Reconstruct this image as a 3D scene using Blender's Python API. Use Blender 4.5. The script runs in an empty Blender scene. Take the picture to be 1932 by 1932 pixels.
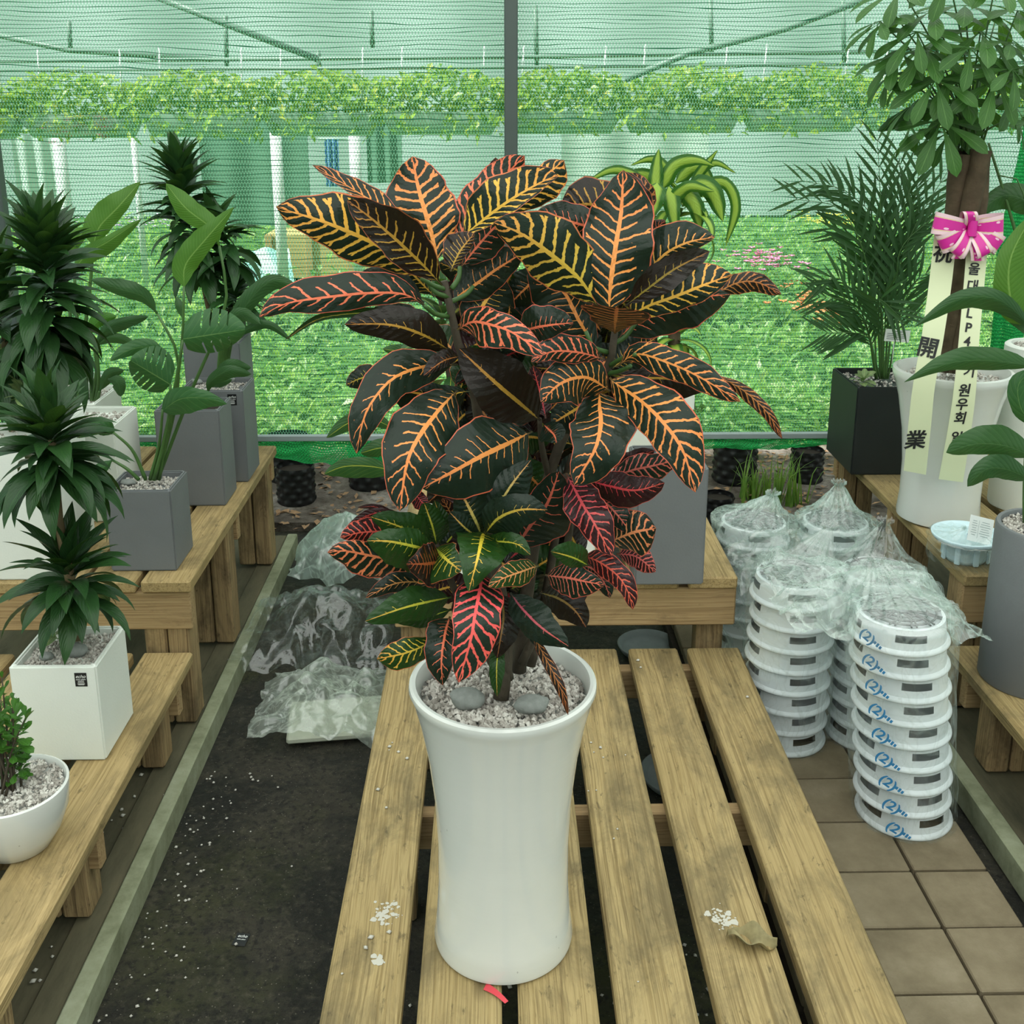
import bpy, bmesh, math, random
from mathutils import Vector, Matrix, noise as mnoise
from math import sin, cos, pi, radians, sqrt, atan2, atan, tan, floor
rnd = random.Random(7)
S = bpy.context.scene
COL = S.collection

# ---------------------------------------------------------------- camera
FPX, IMG, CX, CY = 2025.0, 1932.0, 966.0, 737.0     # focal length and optical centre of the (cropped) photograph
CAM = Vector((0.0, 0.0, 1.70))
PITCH, YAW = atan(542.0 / FPX), 0.01765
cd = bpy.data.cameras.new('camera'); cam = bpy.data.objects.new('camera', cd); COL.objects.link(cam)
cam.location = CAM; cam.rotation_euler = (pi / 2 - PITCH, 0, -YAW)
cd.sensor_width = 36.0; cd.lens = FPX / IMG * 36.0; cd.shift_y = (CY - 966.0) / IMG; cd.clip_start = 0.05; cd.clip_end = 200
S.camera = cam
ROT = cam.rotation_euler.to_matrix()

# ---------------------------------------------------------------- light
W = bpy.data.worlds.new('overcast_sky'); S.world = W; W.use_nodes = True
bg = W.node_tree.nodes['Background']
bg.inputs[0].default_value = (0.90, 1.0, 0.95, 1); bg.inputs[1].default_value = 0.62
sd = bpy.data.lights.new('sun_offscreen', 'SUN'); sun = bpy.data.objects.new('sun_offscreen', sd); COL.objects.link(sun)
sd.energy = 7.0; sd.angle = radians(2); sd.color = (1.0, 0.985, 0.95)
sun.rotation_euler = (radians(14), radians(-32), 0)
S.view_settings.view_transform = 'Standard'; S.view_settings.look = 'None'
S.view_settings.exposure = 0.28; S.cycles.transparent_max_bounces = 24; S.view_settings.gamma = 1.0; S.view_settings.use_curve_mapping = False

# ---------------------------------------------------------------- helpers: measuring points
def ray(x, y):
    d = ROT @ Vector(((x - CX) / FPX, -(y - CY) / FPX, -1.0)); return d
def PY(x, y, Y):                       # point of the sight line at world depth Y
    d = ray(x, y); return CAM + d * (Y / d.y)
def PZ(x, y, z):                       # point of the sight line at world height z
    d = ray(x, y); return CAM + d * ((z - CAM.z) / d.z)
def MPX(Y):                            # metres per pixel near depth Y
    return Y * 1.03 / FPX

# ---------------------------------------------------------------- helpers: objects
def tag(o, label=None, cat=None, group=None, kind=None):
    if label: o['label'] = label
    if cat: o['category'] = cat
    if group: o['group'] = group
    if kind: o['kind'] = kind
    return o
def empty(name, loc=(0, 0, 0), rz=0, label=None, cat=None, group=None):
    o = bpy.data.objects.new(name, None); COL.objects.link(o); o.location = loc
    o.rotation_euler = (0, 0, rz); o.empty_display_size = 0.05
    return tag(o, label, cat, group)
def link(name, me, mat=None, parent=None, loc=(0, 0, 0), rot=(0, 0, 0)):
    o = bpy.data.objects.new(name, me); COL.objects.link(o)
    if mat is not None and not me.materials: me.materials.append(mat)
    o.location = loc; o.rotation_euler = rot
    if parent is not None: o.parent = parent
    return o
class MB:
    def __init__(s): s.v = []; s.f = []; s.uv = []; s.m = []
    def add(s, vs, fs, uvs=None, mi=0):
        b = len(s.v); s.v += [tuple(p) for p in vs]
        s.f += [tuple(i + b for i in q) for q in fs]; s.m += [mi] * len(fs)
        s.uv += (uvs if uvs else [(p[0], p[1]) for p in vs])
        return s
    def box(s, c, d, ch=0.004, rot=None, mi=0):
        hx, hy, hz = d[0] / 2, d[1] / 2, d[2] / 2; ch = min(ch, hx * .8, hy * .8, hz * .8)
        vs = []; idx = {}
        for sx in (-1, 1):
            for sy in (-1, 1):
                for sz in (-1, 1):
                    for ax in range(3):
                        p = [sx * hx, sy * hy, sz * hz]
                        for a in range(3):
                            if a != ax: p[a] -= (sx, sy, sz)[a] * ch
                        idx[(sx, sy, sz, ax)] = len(vs); vs.append(Vector(p))
        fs = []
        for ax in range(3):
            o1, o2 = [a for a in range(3) if a != ax]
            for sg in (-1, 1):
                q = []
                for (a, b) in ((-1, -1), (1, -1), (1, 1), (-1, 1)):
                    k = [0, 0, 0]; k[ax] = sg; k[o1] = a; k[o2] = b; q.append(idx[(*k, ax)])
                fs.append(q)
            for a in (-1, 1):
                for b in (-1, 1):
                    k1 = [0, 0, 0]; k1[o1] = a; k1[o2] = b; k2 = k1[:]; k1[ax] = -1; k2[ax] = 1
                    fs.append([idx[(*k1, o1)], idx[(*k2, o1)], idx[(*k2, o2)], idx[(*k1, o2)]])
        for sx in (-1, 1):
            for sy in (-1, 1):
                for sz in (-1, 1): fs.append([idx[(sx, sy, sz, a)] for a in range(3)])
        # orient outwards
        out = []
        for q in fs:
            n = (vs[q[1]] - vs[q[0]]).cross(vs[q[2]] - vs[q[0]]); m = sum((vs[i] for i in q), Vector()) / len(q)
            out.append(q if n.dot(m) > 0 else q[::-1])
        c = Vector(c)
        vs = [(rot @ p if rot else p) + c for p in vs]
        return s.add(vs, out, mi=mi)
    def lathe(s, prof, n=48, c=(0, 0, 0), close=False, mi=0):
        vs = []; fs = []; m = len(prof)
        for i in range(n):
            a = 2 * pi * i / n
            for (r, z) in prof: vs.append((c[0] + r * cos(a), c[1] + r * sin(a), c[2] + z))
        for i in range(n):
            j = (i + 1) % n
            for k in range(m - 1 + (1 if close else 0)):
                k2 = (k + 1) % m
                fs.append((i * m + k, j * m + k, j * m + k2, i * m + k2))
        return s.add(vs, fs, mi=mi)
    def tube(s, pts, rad, n=8, cap=True, mi=0):
        pts = [Vector(p) for p in pts]
        if not hasattr(rad, '__len__'): rad = [rad] * len(pts)
        vs = []; fs = []; up = None
        for i, p in enumerate(pts):
            t = (pts[min(i + 1, len(pts) - 1)] - pts[max(i - 1, 0)]).normalized()
            if up is None: up = Vector((0, 0, 1)) if abs(t.z) < .9 else Vector((1, 0, 0))
            a = t.cross(up); a = a.normalized() if a.length > 1e-6 else Vector((1, 0, 0)); b = a.cross(t).normalized(); up = b
            for k in range(n):
                th = 2 * pi * k / n; vs.append(p + (a * cos(th) + b * sin(th)) * rad[i])
        for i in range(len(pts) - 1):
            for k in range(n):
                k2 = (k + 1) % n; fs.append((i * n + k, i * n + k2, (i + 1) * n + k2, (i + 1) * n + k))
        if cap:
            fs.append(tuple(range(n))[::-1]); fs.append(tuple((len(pts) - 1) * n + k for k in range(n)))
        return s.add(vs, fs, mi=mi)
    def grid(s, fn, nu, nv, mi=0, uvf=None):
        vs = []; uvs = []; fs = []
        for i in range(nu + 1):
            for j in range(nv + 1):
                u, v = i / nu, j / nv; vs.append(fn(u, v)); uvs.append(uvf(u, v) if uvf else (u, v))
        for i in range(nu):
            for j in range(nv):
                a = i * (nv + 1) + j; fs.append((a, a + nv + 1, a + nv + 2, a + 1))
        return s.add(vs, fs, uvs, mi)
    def mesh(s, name, smooth=True, mats=None):
        me = bpy.data.meshes.new(name); me.from_pydata(s.v, [], s.f)
        ul = me.uv_layers.new(name='UVMap')
        li = [l.vertex_index for l in me.loops]
        fl = [0.0] * (2 * len(li))
        for k, vi in enumerate(li): fl[2 * k] = s.uv[vi][0]; fl[2 * k + 1] = s.uv[vi][1]
        ul.data.foreach_set('uv', fl)
        if mats:
            for m in mats: me.materials.append(m)
            me.polygons.foreach_set('material_index', s.m)
        if smooth: me.polygons.foreach_set('use_smooth', [True] * len(me.polygons))
        me.update(); return me
    def build(s, name, mat, parent=None, smooth=True, loc=(0, 0, 0), rot=(0, 0, 0), sharp=None):
        me = s.mesh(name, smooth)
        if sharp is not None: me.set_sharp_from_angle(angle=radians(sharp))
        return link(name, me, mat, parent, loc, rot)
def copy_tree(o, parent=None):
    c = o.copy(); COL.objects.link(c); c.parent = parent
    for ch in list(o.children): copy_tree(ch, c)
    return c
def lerp(a, b, t): return a + (b - a) * t
def catmull(pts, n):
    """smooth curve through pts (tuples), n+1 samples"""
    P = [Vector(p) for p in pts]; out = []
    if len(P) == 2: return [P[0].lerp(P[1], i / n) for i in range(n + 1)]
    L = [0]
    for i in range(1, len(P)): L.append(L[-1] + max(1e-6, (P[i] - P[i - 1]).length))
    for k in range(n + 1):
        s = L[-1] * k / n; i = 0
        while i < len(P) - 2 and s > L[i + 1]: i += 1
        t = (s - L[i]) / (L[i + 1] - L[i])
        p0 = P[i - 1] if i > 0 else P[i] * 2 - P[i + 1]; p1, p2 = P[i], P[i + 1]
        p3 = P[i + 2] if i + 2 < len(P) else P[i + 1] * 2 - P[i]
        out.append(0.5 * ((2 * p1) + (p2 - p0) * t + (2 * p0 - 5 * p1 + 4 * p2 - p3) * t * t + (3 * p1 - p0 - 3 * p2 + p3) * t ** 3))
    return out

# ---------------------------------------------------------------- helpers: materials
class NT:
    def __init__(s, name):
        s.m = bpy.data.materials.new(name); s.m.use_nodes = True; s.t = s.m.node_tree; s.t.nodes.clear()
        s.out = s.t.nodes.new('ShaderNodeOutputMaterial')
    def n(s, typ, ins=None, **props):
        nd = s.t.nodes.new('ShaderNode' + typ)
        for k, v in props.items(): setattr(nd, k, v)
        if ins:
            for k, v in ins.items():
                sk = nd.inputs[k]
                if isinstance(v, bpy.types.NodeSocket): s.t.links.new(v, sk)
                else:
                    if isinstance(v, (tuple, list)) and len(v) == 3 and sk.type == 'RGBA': v = (*v, 1)
                    sk.default_value = v
        return nd
    def math(s, op, a, b=0.0, c=0.0, clamp=False):
        return s.n('Math', {0: a, 1: b, 2: c}, operation=op, use_clamp=clamp).outputs[0]
    def mix(s, f, a, b):
        nd = s.n('Mix', data_type='RGBA')
        for k, v in ((0, f), (6, a), (7, b)):
            sk = nd.inputs[k]
            if isinstance(v, bpy.types.NodeSocket): s.t.links.new(v, sk)
            else: sk.default_value = (*v, 1) if isinstance(v, (tuple, list)) and len(v) == 3 else v
        return nd.outputs[2]
    def ramp(s, f, stops):
        nd = s.n('ValToRGB', {0: f}); e = nd.color_ramp.elements
        while len(e) < len(stops): e.new(0.5)
        for i, (p, c) in enumerate(stops): e[i].position = p; e[i].color = (*c, 1) if len(c) == 3 else c
        return nd.outputs[0]
    def noise(s, vec, scale, detail=4, rough=.55, dist=0.0):
        nd = s.n('TexNoise', {'Scale': scale, 'Detail': detail, 'Roughness': rough, 'Distortion': dist})
        if vec is not None: s.t.links.new(vec, nd.inputs['Vector'])
        return nd
    def coord(s, out='Object'): return s.n('TexCoord').outputs[out]
    def map(s, vec, loc=(0, 0, 0), scale=(1, 1, 1)):
        nd = s.n('Mapping', {'Vector': vec}); nd.inputs['Scale'].default_value = scale
        if isinstance(loc, bpy.types.NodeSocket): s.t.links.new(loc, nd.inputs['Location'])
        else: nd.inputs['Location'].default_value = loc
        return nd.outputs[0]
    def bump(s, h, dist=.01, strength=.5):
        return s.n('Bump', {'Height': h, 'Distance': dist, 'Strength': strength}).outputs[0]
    def bsdf(s, **kw):
        ins = {}
        names = dict(col='Base Color', rough='Roughness', spec='Specular IOR Level', normal='Normal', metal='Metallic', coat='Coat Weight', crough='Coat Roughness', trans='Transmission Weight', sss='Subsurface Weight', alpha='Alpha')
        for k, v in kw.items(): ins[names[k]] = v
        return s.n('BsdfPrincipled', ins).outputs[0]
    def done(s, sh): s.t.links.new(sh, s.out.inputs[0]); return s.m
def simple(name, col, rough=.5, spec=.5, var=0.0, scale=8, bump=0.0, bscale=60):
    t = NT(name); c = col; kw = {}
    if var or bump: co = t.coord()
    if var:
        f = t.noise(co, scale).outputs[0]
        c = t.mix(f, tuple(x * (1 - var) for x in col), tuple(min(1, x * (1 + var)) for x in col))
    if bump: kw['normal'] = t.bump(t.noise(co, bscale, 3).outputs[0], .004, bump)
    return t.done(t.bsdf(col=c, rough=rough, spec=spec, **kw))

def wood_mat(name, light, mid, dark, dirt, axis=1, wear=.5, rough=.75):
    """sawn softwood: irregular growth lines along the local axis, knots, damp stains and worn patches"""
    t = NT(name); co = t.coord(); r = t.n('ObjectInfo').outputs['Random']
    off = t.n('CombineXYZ', {0: t.math('MULTIPLY', r, 37.0), 1: t.math('MULTIPLY', r, 91.0), 2: t.math('MULTIPLY', r, 53.0)}).outputs[0]
    v = t.n('VectorMath', {0: co, 1: off}, operation='ADD').outputs[0]
    def sc(cross, along): return tuple(along if i == axis else cross for i in range(3))
    bow = t.noise(t.map(v, scale=sc(3.5, 1.1)), 1.0, 3, .5).outputs[0]
    vw = t.n('VectorMath', {0: v, 1: t.n('CombineXYZ', {0: t.math('MULTIPLY', bow, .05), 1: t.math('MULTIPLY', bow, .05), 2: t.math('MULTIPLY', bow, .05)}).outputs[0]}, operation='ADD').outputs[0]
    g1 = t.noise(t.map(vw, scale=sc(105, .9)), 1.0, 4, .65).outputs[0]
    g2 = t.noise(t.map(vw, (3, 1, 2), scale=sc(210, 3.0)), 1.0, 3, .65).outputs[0]
    c = t.ramp(g1, [(.34, mid), (.50, light), (.66, tuple(x * .82 for x in mid))])
    c = t.mix(t.math('MULTIPLY', t.math('SUBTRACT', g2, .50, clamp=True), 4.5, clamp=True), c, dark)
    tone = t.noise(t.map(v, (5, 9, 1), scale=sc(4, .8)), 1.0, 3, .6).outputs[0]
    c = t.mix(t.math('MULTIPLY', t.math('SUBTRACT', tone, .45, clamp=True), 1.6, clamp=True), c, mid)
    vor = t.n('TexVoronoi', {'Vector': t.map(v, scale=sc(5.5, 2.2)), 'Scale': 1.0}, feature='F1')
    c = t.mix(t.math('MULTIPLY', t.math('SUBTRACT', 1.0, t.math('MULTIPLY', vor.outputs[0], 11.0), clamp=True), .85), c, tuple(x * .35 for x in dark))
    st = t.noise(t.map(v, scale=sc(9, 4.0)), 1.0, 8, .70, .5).outputs[0]
    f = t.ramp(st, [(.60 - wear * .16, (0, 0, 0)), (.72 - wear * .10, (1, 1, 1))])
    c = t.mix(t.math('MULTIPLY', f, .35 + .35 * wear), c, dirt)
    st2 = t.noise(t.map(v, (7, 3, 1), scale=sc(60, 22)), 1.0, 4, .7, .4).outputs[0]
    c = t.mix(t.math('MULTIPLY', t.ramp(st2, [(.60, (0, 0, 0)), (.70, (1, 1, 1))]), .65 * wear), c, tuple(x * .55 for x in dirt))
    nrm = t.bump(t.math('ADD', g1, t.math('MULTIPLY', g2, .6)), .0018, .6)
    return t.done(t.bsdf(col=c, rough=rough, spec=.3, normal=nrm))
M = {}
M['slat'] = wood_mat('weathered_slat_wood', (.40, .30, .140), (.265, .188, .078), (.155, .106, .044), (.110, .086, .044), 1, .95)
M['slat_pale'] = wood_mat('pale_sawn_wood', (.46, .335, .16), (.33, .235, .10), (.22, .15, .062), (.145, .11, .052), 1, .85)
M['board'] = wood_mat('apron_board_wood', (.42, .295, .15), (.32, .21, .10), (.22, .14, .065), (.15, .10, .05), 0, .3)
M['post'] = wood_mat('post_wood', (.38, .27, .135), (.25, .165, .08), (.12, .08, .04), (.055, .04, .022), 2, .85)
# ================================================================ setting
ZLOW, ZUP = 0.23, 0.445
YLOW, YUP, YEND, YNET = 2.705, 2.70, 3.90, 4.06
ZG = -0.07                                             # damp soil and concrete between the benches

def ground_mat():
    t = NT('damp_dark_concrete'); co = t.coord()
    a = t.noise(co, 3.4, 10, .72, .5).outputs[0]; b = t.noise(co, 16, 8, .75).outputs[0]; c = t.noise(co, 70, 3, .6).outputs[0]
    base = t.ramp(a, [(.3, (.006, .006, .006)), (.45, (.014, .0135, .010)), (.58, (.042, .038, .026)), (.75, (.011, .0105, .008))])
    moss = t.math('MULTIPLY', t.math('SUBTRACT', t.noise(t.map(co, (4, 2, 0)), 1.7, 5, .65).outputs[0], .52, clamp=True), 5, clamp=True)
    base = t.mix(t.math('MULTIPLY', moss, .7), base, (.052, .060, .012))
    base = t.mix(t.math('MULTIPLY', t.math('SUBTRACT', b, .55, clamp=True), 3.0, clamp=True), base, (.06, .054, .038))
    d = t.noise(co, 48, 8, .8).outputs[0]
    base = t.mix(t.ramp(d, [(.52, (0, 0, 0)), (.66, (.75, .75, .75))]), base, (.085, .076, .052))
    base = t.mix(t.ramp(t.noise(t.map(co, (9, 4, 2)), 60, 6, .75).outputs[0], [(.50, (0, 0, 0)), (.62, (.8, .8, .8))]), base, (.004, .004, .004))
    sp = t.n('TexVoronoi', {'Vector': co, 'Scale': 75.0}).outputs[0]
    base = t.mix(t.math('MULTIPLY', t.math('LESS_THAN', sp, .10), .7), base, (.22, .20, .16))
    nrm = t.bump(t.math('ADD', d, t.math('MULTIPLY', c, .5)), .008, .8)
    rg = t.ramp(a, [(.35, (.35,) * 3), (.6, (.8,) * 3)])
    return t.done(t.bsdf(col=base, rough=rg, spec=.4, normal=nrm))
def tile_mat():
    t = NT('concrete_paver'); co = t.coord(); r = t.n('ObjectInfo').outputs['Random']
    off = t.n('CombineXYZ', {0: t.math('MULTIPLY', r, 37.0), 1: t.math('MULTIPLY', r, 17.0), 2: 0.0}).outputs[0]
    v = t.n('VectorMath', {0: co, 1: off}, operation='ADD').outputs[0]
    a = t.noise(v, 6, 6, .65).outputs[0]; c = t.noise(v, 220, 2).outputs[0]
    col = t.ramp(a, [(.3, (.115, .092, .055)), (.55, (.19, .155, .098)), (.75, (.26, .22, .15))])
    col = t.mix(t.math('MULTIPLY', r, .25), col, (.19, .155, .10))
    return t.done(t.bsdf(col=col, rough=.85, spec=.25, normal=t.bump(c, .002, .5)))
def kerb_mat():
    t = NT('mossy_kerb'); co = t.coord(); a = t.noise(co, 5, 6, .7).outputs[0]
    col = t.ramp(a, [(.3, (.13, .14, .075)), (.5, (.26, .28, .18)), (.7, (.36, .38, .27))])
    return t.done(t.bsdf(col=col, rough=.8, spec=.3, normal=t.bump(t.noise(co, 90, 3).outputs[0], .003, .4)))
def ledge_mat():
    t = NT('dirty_plywood_ledge'); co = t.coord(); a = t.noise(t.map(co, scale=(5, 1.2, 5)), 1.6, 6, .7).outputs[0]
    col = t.ramp(a, [(.3, (.05, .048, .028)), (.5, (.105, .095, .058)), (.72, (.16, .135, .08))])
    return t.done(t.bsdf(col=col, rough=.8, spec=.3))
M['ground'] = ground_mat(); M['tile'] = tile_mat(); M['kerb'] = kerb_mat(); M['ledge'] = ledge_mat()
M['soil'] = simple('dark_soil', (.030, .025, .019), .9, .2, .5, 20, .8, 70)
M['mulch'] = None

fl = MB().box((0, 1.6, ZG - .05), (9, 5.4, .10), .002).build('floor', M['ground'], smooth=False); tag(fl, kind='structure')
# pavers: one object each
TS = .1035 * 1.70
xj = PZ(1499, 1467, 0).x; ROWY = [PZ(1600, y, 0).y for y in (1467, 1550, 1643, 1751, 1876)]
rowp = (ROWY[0] - ROWY[-1]) / 4
tm = MB().box((0, 0, -.03), (TS - .006, rowp - .006, .06), .003).mesh('tile', False); tm.materials.append(M['tile'])
floor_root = empty('floor', (0, 0, 0)); tag(floor_root, kind='structure'); floor_root.name = 'floor_pavers'
base = MB().box((xj + TS * .5, 2.0, -.05), (TS * 3.2, 3.6, .036), .001).build('paver_bed', M['soil'], floor_root, False)
for i in range(-1, 2):
    for j in range(-6, 8):
        o = link('paver', tm, None, floor_root, (xj + TS * (i + .5) + rnd.uniform(-.001, .001), ROWY[0] + rowp * (j + .5), rnd.uniform(-.002, .001)), (0, 0, rnd.uniform(-.006, .006)))
# kerbs under the left and right benches
xk = PZ(143, 1932, 0).x
k1 = MB().box((xk - .02, 1.9, -.035), (.04, 4.4, .075), .004).build('trim_1', M['kerb'], smooth=False); tag(k1, kind='structure')
k1b = MB().box((xk - .075, 1.9, -.04), (.062, 4.4, .07), .003)
k1b.box((xk - .107 - .6, 1.9, -.05), (1.2, 4.4, .07), .002)
tag(k1b.build('trim_2', M['ledge'], smooth=False), kind='structure')
xr = PZ(1805, 1465, 0).x
k2 = MB().box((xr + .022, 1.9, -.03), (.045, 4.4, .075), .004).build('trim_3', M['kerb'], smooth=False); tag(k2, kind='structure')
k2b = MB().box((xr + .05 + .6, 1.9, -.04), (1.2, 4.4, .07), .002).build('trim_4', M['ledge'], smooth=False); tag(k2b, kind='structure')

# ---------------------------------------------------------------- benches
def plank(root, x0, x1, y0, y1, z, th=.036, mat='slat', name='slat'):
    return MB().box((0, 0, 0), (x1 - x0, y1 - y0, th), .005).build(name, M[mat], root, False,
        loc=((x0 + x1) / 2, (y0 + y1) / 2, z - th / 2), rot=(0, 0, rnd.uniform(-.002, .002)))
def board(root, x0, x1, y, z0, z1, th=.036, mat='board', name='apron'):
    return MB().box((0, 0, 0), (x1 - x0, th, z1 - z0), .004).build(name, M[mat], root, False, loc=((x0 + x1) / 2, y, (z0 + z1) / 2))
def leg(root, x, y, z0, z1, wx=.07, wy=.07, name='leg'):
    return MB().box((0, 0, 0), (wx, wy, z1 - z0), .006).build(name, M['post'], root, False, loc=(x, y, (z0 + z1) / 2))
def bench(label, edges, y0, y1, z, apron=None, legs=(), joists=(), zleg=0.0, mat='slat', amat='board'):
    r = empty('display_bench', (lerp(edges[0][0], edges[-1][1], .5), lerp(y0, y1, .5), zleg), 0, label, 'bench', 'wooden display benches')
    o0 = Vector(r.location)
    ch = []
    for (a, b) in edges: ch.append(plank(r, a, b, y0, y1, z, mat=mat))
    if apron: ch.append(board(r, apron[0], apron[1], y0 + .03, z - .036 - apron[2], z - .037, mat=amat))
    for y in joists: ch.append(board(r, edges[0][0] + .01, edges[-1][1] - .01, y, z - .036 - .09, z - .0365, mat='board', name='joist'))
    for (x, y, wx, wy) in legs: ch.append(leg(r, x, y, zleg, z - .037, wx, wy))
    for c in ch: c.location = Vector(c.location) - o0
    return r
X32 = lambda x, z: PZ(x, 1932, z).x
cs = [(X32(a, ZLOW), X32(b, ZLOW)) for a, b in ((602, 755), (786, 948), (979, 1133), (1168, 1322), (1361, 1516), (1549, 1715))]
xl, xrr = cs[0][0], cs[-1][1]
bench('low weathered slatted bench carrying the tall white pot of the red-veined plant', cs, 1.18, YLOW, ZLOW, None,
      [(x, y, .07, .07) for x in (xl + .08, xrr - .045) for y in (1.3, 2.05, YLOW - .09)], (1.45, PZ(1190, 1527, ZLOW - .04).y, YLOW - .04), ZG)
# centre upper tier
ux0, ux1 = PY(742, 1120, YUP).x, PY(1392, 1110, YUP).x
pw, pg = .135, .028
ue = []
xx = ux1
while xx - pw > ux0 - .03: ue.append((xx - pw, xx)); xx -= pw + pg
ue = ue[::-1]; ue[0] = (ux0, ue[0][1])
bench('raised slatted bench behind the red-veined plant with a pale front board', ue, YUP, YEND, ZUP, (ux0, ux1, .115),
      [(x, y, .075, .07) for x in (ux0 + .05, ux1 - .06) for y in (YUP + .085, YEND - .08)], (YUP + .6, YEND - .05), ZG, 'slat_pale', 'board')
# left benches
lx1 = PZ(367, 1222, ZLOW).x; le = [(lx1 - (pw + pg) * k - pw, lx1 - (pw + pg) * k) for k in range(4)][::-1]
ylegs = [PZ(230, 1733, 0).y, PZ(360, 1450, 0).y]
ylegs = [ylegs[0] - (ylegs[1] - ylegs[0]) * .8] + ylegs
bench('low slatted bench along the kerb carrying the white bowl and white cube pot', le, .9, YLOW, ZLOW, None,
      [(lx1 - .065 - d, y + .04, .06, .08) for y in ylegs for d in (0, .064)] , (1.3, 2.0, 2.6), 0.0, 'slat_pale')
lux1 = PY(360, 1110, YUP).x; lue = [(lux1 - (pw + pg * .55) * k - pw, lux1 - (pw + pg * .55) * k) for k in range(6)][::-1]
yl2 = [YUP + .06, PZ(455, 1215, 0).y + .05, YEND - .06]
bench('raised slatted bench on the mossy kerb carrying the row of grey pots', lue, YUP, YEND, ZUP, (lue[0][0], lux1 - .008, .115),
      [(lux1 - .05 - d, y, .06, .09) for y in yl2 for d in (0, .064)], (3.3, YEND - .03), 0.0, 'slat_pale')
# right benches
rx0 = PZ(1803, 1238, ZLOW).x; re = [(rx0 + (pw + pg) * k, rx0 + (pw + pg) * k + pw) for k in range(5)]
bench('low slatted bench beside the pavers carrying the grey cylinder pot', re, .9, YLOW, ZLOW, None,
      [(rx0 + .05 + d, y, .06, .08) for y in (PZ(1845, 1455, 0).y + .03, 1.6) for d in (0, .064)], (1.3, 2.0, 2.6), 0.0, 'slat')
rux0 = PY(1816, 1117, YUP).x; rue = [(rux0 + (pw + pg) * k, rux0 + (pw + pg) * k + pw) for k in range(6)]
bench('raised slatted bench carrying the ribboned tree and the black pot', rue, YUP, YEND, ZUP, (rux0 + .006, rue[-1][1], .115),
      [(rux0 + .05 + d, y, .06, .08) for y in (YUP + .1, 3.3, YEND - .05) for d in (0, .064)], (3.3, YEND - .03), 0.0, 'slat')

# ---------------------------------------------------------------- net wall
def net_mat(name, col, col2, cover, dens=0.0):
    t = NT(name); uv = t.coord('UV'); sx = t.n('SeparateXYZ', {0: uv})
    wob = t.noise(t.map(uv, scale=(1.3, 9, 1)), 1.0, 3).outputs[0]
    Y = t.math('ADD', t.math('MULTIPLY', sx.outputs[1], 1 / .0150), t.math('MULTIPLY', wob, 3.5))
    X = t.math('ADD', t.math('MULTIPLY', sx.outputs[0], 1 / .0112), t.math('MULTIPLY', t.math('FLOOR', Y), .5))
    fy = t.math('FRACT', Y)
    tri = t.math('MULTIPLY', t.math('ABSOLUTE', t.math('SUBTRACT', t.math('FRACT', X), .5)), 2.0)
    row = t.math('LESS_THAN', fy, .15 + dens)
    z = t.math('ABSOLUTE', t.math('SUBTRACT', fy, t.math('ADD', .18, t.math('MULTIPLY', tri, .75))))
    band = t.noise(t.map(uv, scale=(.5, 6, 1)), 1.0, 4).outputs[0]
    zig = t.math('LESS_THAN', z, t.math('MULTIPLY', cover, t.math('ADD', .55, band)))
    mask = t.math('MAXIMUM', row, zig)
    if dens: mask = t.math('MAXIMUM', mask, dens)
    c = t.mix(row, col, col2)
    sh = t.n('AddShader', {0: t.n('BsdfDiffuse', {0: c}).outputs[0], 1: t.n('BsdfTranslucent', {0: c}).outputs[0]}).outputs[0]
    return t.done(t.n('MixShader', {0: mask, 1: t.n('BsdfTransparent').outputs[0], 2: sh}).outputs[0])
M['net'] = net_mat('green_shade_net', (.15, .34, .235), (.020, .092, .052), .13)
M['net_dense'] = net_mat('bunched_green_net', (.03, .30, .09), (.015, .17, .05), .30, .30)
M['post_metal'] = simple('dark_grey_post', (.055, .075, .068), .45, .5, .15, 10)
M['rail'] = simple('grey_rail', (.30, .36, .36), .4, .5)
ZR = PY(600, 823, YNET).z
net_w = 3.4
def netfn(u, v):
    x = lerp(-net_w, net_w, u); z = lerp(ZR - .01, 3.0, v)
    return (x, YNET + .012 * sin(x * 3.1 + z * 2) * (1 - abs(2 * v - 1)) , z)
nt = MB().grid(netfn, 60, 16, uvf=lambda u, v: (u * 2 * net_w, v * (3.0 - ZR))).build('wall_back', M['net']); tag(nt, kind='structure')
pm = MB().box((0, 0, 0), (.048, .048, 3.1), .004)
px = PY(964, 150, YNET - .03)
tag(pm.build('trim_5', M['post_metal'], smooth=False, loc=(px.x, YNET - .035, 1.48)), kind='structure')
pl = PY(8, 400, YNET - .03)
tag(MB().box((0, 0, 0), (.06, .05, 3.1), .004).build('trim_6', M['post_metal'], smooth=False, loc=(pl.x - .02, YNET - .035, 1.48)), kind='structure')
tag(MB().box((0, YNET - .02, ZR), (2 * net_w, .025, .024), .003).build('trim_7', M['rail'], smooth=False), kind='structure')
# loose net bunched along the foot of the wall
def skirt(u, v):
    x = lerp(-net_w, net_w, u); dz = .125 + .035 * sin(x * 2.3 + 1) + .02 * sin(x * 7.1)
    if x > .35: dz *= .50
    a = v * pi * 1.25
    return (x, YNET + .02 - sin(a) * .055 + .012 * sin(x * 37 + v * 9), ZR - .012 - v * dz + .006 * sin(x * 51 + v * 5))
tag(MB().grid(skirt, 240, 10, uvf=lambda u, v: (u * 2 * net_w, v * .25)).build('net_skirt', M['net_dense']),
    'loose bright green net bunched along the foot of the net wall', 'net')
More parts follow.
